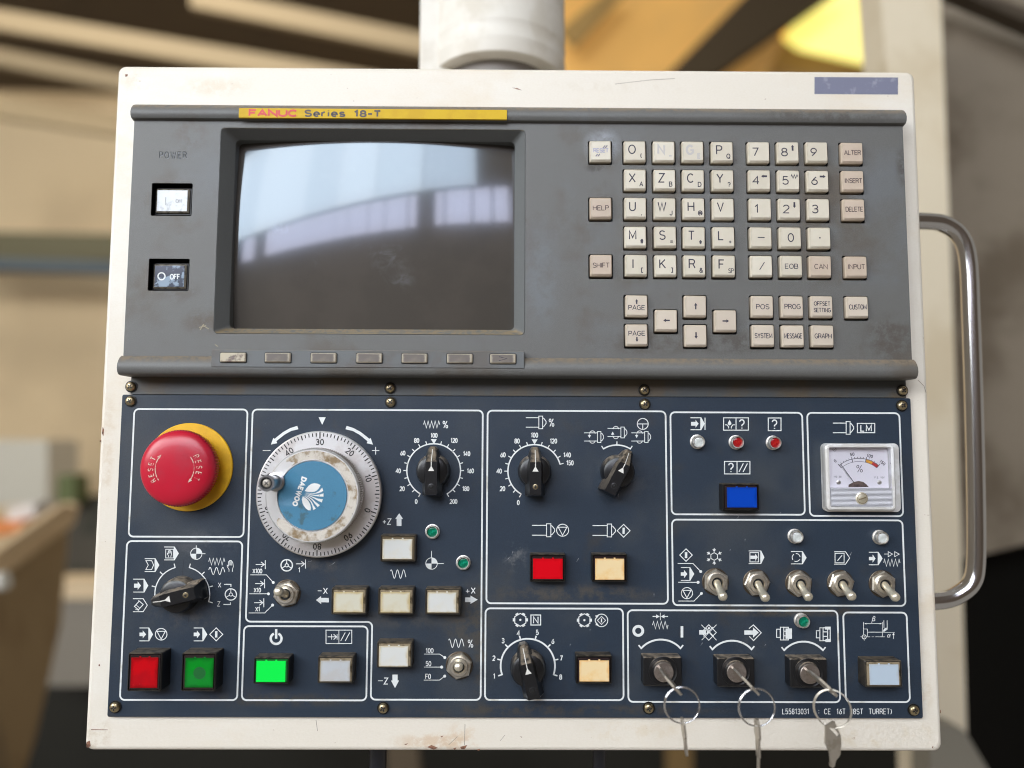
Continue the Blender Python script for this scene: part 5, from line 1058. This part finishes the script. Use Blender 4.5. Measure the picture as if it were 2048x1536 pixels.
i.text('%', 762, 815, 90, 1.05, 7.5); i.text('MS-38', 482, 918, 22, 1.0, 2.5, gap=.3); i.text('F.S. 10V', 1018, 928, 22, 1.0, 2.5, gap=.3); i.circ(441, 570, 22, 4); i.pl(4, 428, 580, 455, 560); new('dial_scale', i.mb, DIALI, lm, angle=0)
for q0, q1, m_ in ((76.5, 63, DIALO), (63, 50, DIALR)):
    i = ink('c2', zd - .01); i.arc(cx, cy, R_ - 20, q0, q1, 36, 8); new('dial_band', i.mb, m_, lm, angle=0)
i = ink('c2', 5.27); i.fill([(620, 1050), (622, 1020), (690, 985), (750, 972), (810, 985), (850, 1015), (880, 1050)]); new('movement_cover', i.mb, DARKBR, lm, angle=0)
p = MZ(690, 990, 6); q = MZ(520, 755, 6); mb = MB(); mb.tube([(*p, 6), (*q, 6)], .18, 6); new('needle', mb, DIALI, lm)
for x in (492, 1015):
    p = MZ(x, 990, 5.2); mb = MB(); mb.lathe(*p, [(1.15, 5.2), (1.1, 5.6), (.7, 5.8), (.02, 5.85)], 16); new('dial_screw', mb, BR, lm)
mb = MB(); mb.box(xa, xb, ym_, yt, zf - .9, zf - .5); new('window_pane', mb, PANE, lm, angle=0)
mb = MB(); n_ = 15; y0_ = a[1] + 2.15; pr = [(y0_, 5.3)]
for k in range(n_):
    s = (ym_ - y0_) / n_; pr += [(y0_ + s * k + .05 * s, zf + .05), (y0_ + s * k + .5 * s, zf + .05), (y0_ + s * k + .7 * s, zf - .9), (y0_ + s * k + .95 * s, zf - .9)]
pr += [(ym_, zf + .05), (ym_, 5.3)]; mb.loft([[(x, y, z) for y, z in pr] for x in (xa, xb)]); new('ribbed_cover', mb, RIBP, lm, angle=15)
p = MZ(793, 1196, zf + .3); mb = MB(); mb.lathe(*p, [(3.1, zf - .3), (3.1, zf + .25), (2.7, zf + .5), (.02, zf + .55)], 28); o = new('zero_screw', mb, M('pale_brass', (.80, .74, .58), .4, .8), lm); i = Ink(zf + .9, T=T2, up=1); i.pl(.55, p[0] - 1.9, p[1] - .6, p[0] + 1.9, p[1] + .6); i.circ(p[0], p[1], 2.5, .22); new('screw_slot', i.mb, M('slot_brown', (.22, .17, .10), .5), o, angle=0)

# ------------------------------------------------------------------ key switches
LOCK = M('lock_face', (.52, .46, .43), .35, 1.0, col2=(.38, .33, .29), scale=400, rough2=.5)
def keyswitch(bz, lk, label):
    h = 9.0; a = P(bz[0], bz[3], h); b = P(bz[2], bz[1], h); mb = MB(); mb.block(a[0], b[0], a[1], b[1], ZP, h, .8, .5); o = new('key_switch', mb, BLACK, op, label=label)
    cx, cy = P(*lk, 11); mb = MB(); mb.lathe(cx, cy, [(7.3, h - .1), (7.2, h + .4), (6.9, h + .5), (6.2, h + .15), (5.4, h + .1), (5.0, h + .6)], 44); new('lock_ring', mb, BLACK, o)
    mb = MB(); mb.lathe(cx, cy, [(4.9, h), (4.9, 10.8), (4.6, 11.2), (.5, 11.2)], 36); new('lock_cylinder', mb, LOCK, o); return cx, cy
kc = [keyswitch((1287, 1314, 1363.5, 1372.5), (1328, 1344.5), 'black square key switch under the O and I symbols'), keyswitch((1435, 1316, 1509, 1374), (1474, 1345), 'black square key switch under the crossed edit symbol'),
      keyswitch((1581, 1317, 1654, 1375.5), (1620.5, 1348), 'black square key switch below the green lamp')]
KN = ('under the O and I symbols', 'under the crossed edit symbol', 'below the green lamp')
for k, (cx, cy) in enumerate(kc):
    e = Vector((.69, -.725)).normalized(); n_ = Vector((-e.y, e.x)); th = .5
    f0 = lambda a, z: (cx + e.x * a + n_.x * th, cy + e.y * a + n_.y * th, z); f1 = lambda a, z: (cx + e.x * a - n_.x * th, cy + e.y * a - n_.y * th, z)
    mb = MB(); mb.slab([(-3.6, 11.25), (3.6, 11.25), (3.6, 16), (5.2, 17.5), (5.6, 21), (5.6, 32), (3.0, 36.5), (-1.5, 36.5), (-5.6, 31), (-5.6, 20), (-5.0, 17.5), (-3.6, 16)], [[(2.3 + 1.5 * cos(2 * pi * j / 12), 33 + 1.5 * sin(2 * pi * j / 12)) for j in range(12)]], f0, f1)
    new('inserted_key', mb, STEELKEY, None, label='flat steel key stuck in the key switch ' + KN[k], cat='key', group='keys left in the key switches', angle=20)
for k, (c, rp, ax, tl) in enumerate((((1363.5, 1410), 34.2, 1.0, .02), ((1513, 1414.5), 35.6, 1.0, -.02), ((1664, 1417), 36, .84, .5))):
    z = 33; x, y = P(*c, z); R_ = rp * (387 - z) / FPX; mb = MB(); mb.torus((x, y, z), R_, .34, 64, 8, ax, tl); mb.torus((x + .12, y, z + .5), R_ - .15, .3, 64, 8, ax, tl)
    new('key_ring', mb, CHROME if k < 2 else NICKEL, None, label='thin split ring hanging from the key ' + KN[k], cat='key ring', group='split rings on the keys', angle=60)
for k, (p0, p1) in enumerate((((1364.5, 1436), (1373, 1508)), ((1514, 1438), (1517, 1513)))):
    z = 33; A = Vector(P(*p0, z)); B = Vector(P(*p1, z)); d = (B - A); L_ = d.length; d.normalize(); n_ = Vector((-d.y, d.x)); th = .48
    out = [(0, -2), (2, -4.6), (7.5, -4.8), (9, -3.2), (L_, -2.8), (L_ + 1.2, 0), (L_, 2.6), (9, 3), (7.5, 4.8), (2, 4.6), (0, 2)]
    f0 = lambda s, q: (A.x + d.x * s + n_.x * th, A.y + d.y * s + n_.y * th, z + q * .7); f1 = lambda s, q: (A.x + d.x * s - n_.x * th, A.y + d.y * s - n_.y * th, z + q * .7)
    mb = MB(); mb.slab(out, [[(2.2 + 1.3 * cos(2 * pi * j / 12), 1.3 * sin(2 * pi * j / 12)) for j in range(12)]], f0, f1)
    if k == 1: mb.tube([(*(A + d * L_), z), (*(A + d * (L_ + 6)), z - 1)], .8, 8)
    new('spare_key', mb, STEELKEY, None, label='spare key hanging edge on from the ring ' + KN[k], cat='key', group='spare keys on the rings', angle=20)
z = 33; c6 = lambda a, b: P(1540 + a / 4.653, 1200 + b / 4.653, z)
out = [c6(*p) for p in ((575, 1116), (590, 1122), (612, 1168), (655, 1258), (662, 1340), (660, 1440), (648, 1465), (622, 1500), (612, 1560), (592, 1575), (566, 1555), (566, 1490), (552, 1412), (512, 1336), (507, 1165))]
hol = [c6(*p) for p in ((541, 1182), (588, 1182), (640, 1252), (628, 1272))]
mb = MB(); mb.slab(out, [hol], lambda a, b: (a, b, z - .5 + .12 * (b + 160)), lambda a, b: (a, b, z + .5 + .12 * (b + 160)))
new('spare_key', mb, STEELKEY, None, label='spare flat key facing outward, hanging from the ring ' + KN[2], cat='key', group='spare keys on the rings', angle=20)
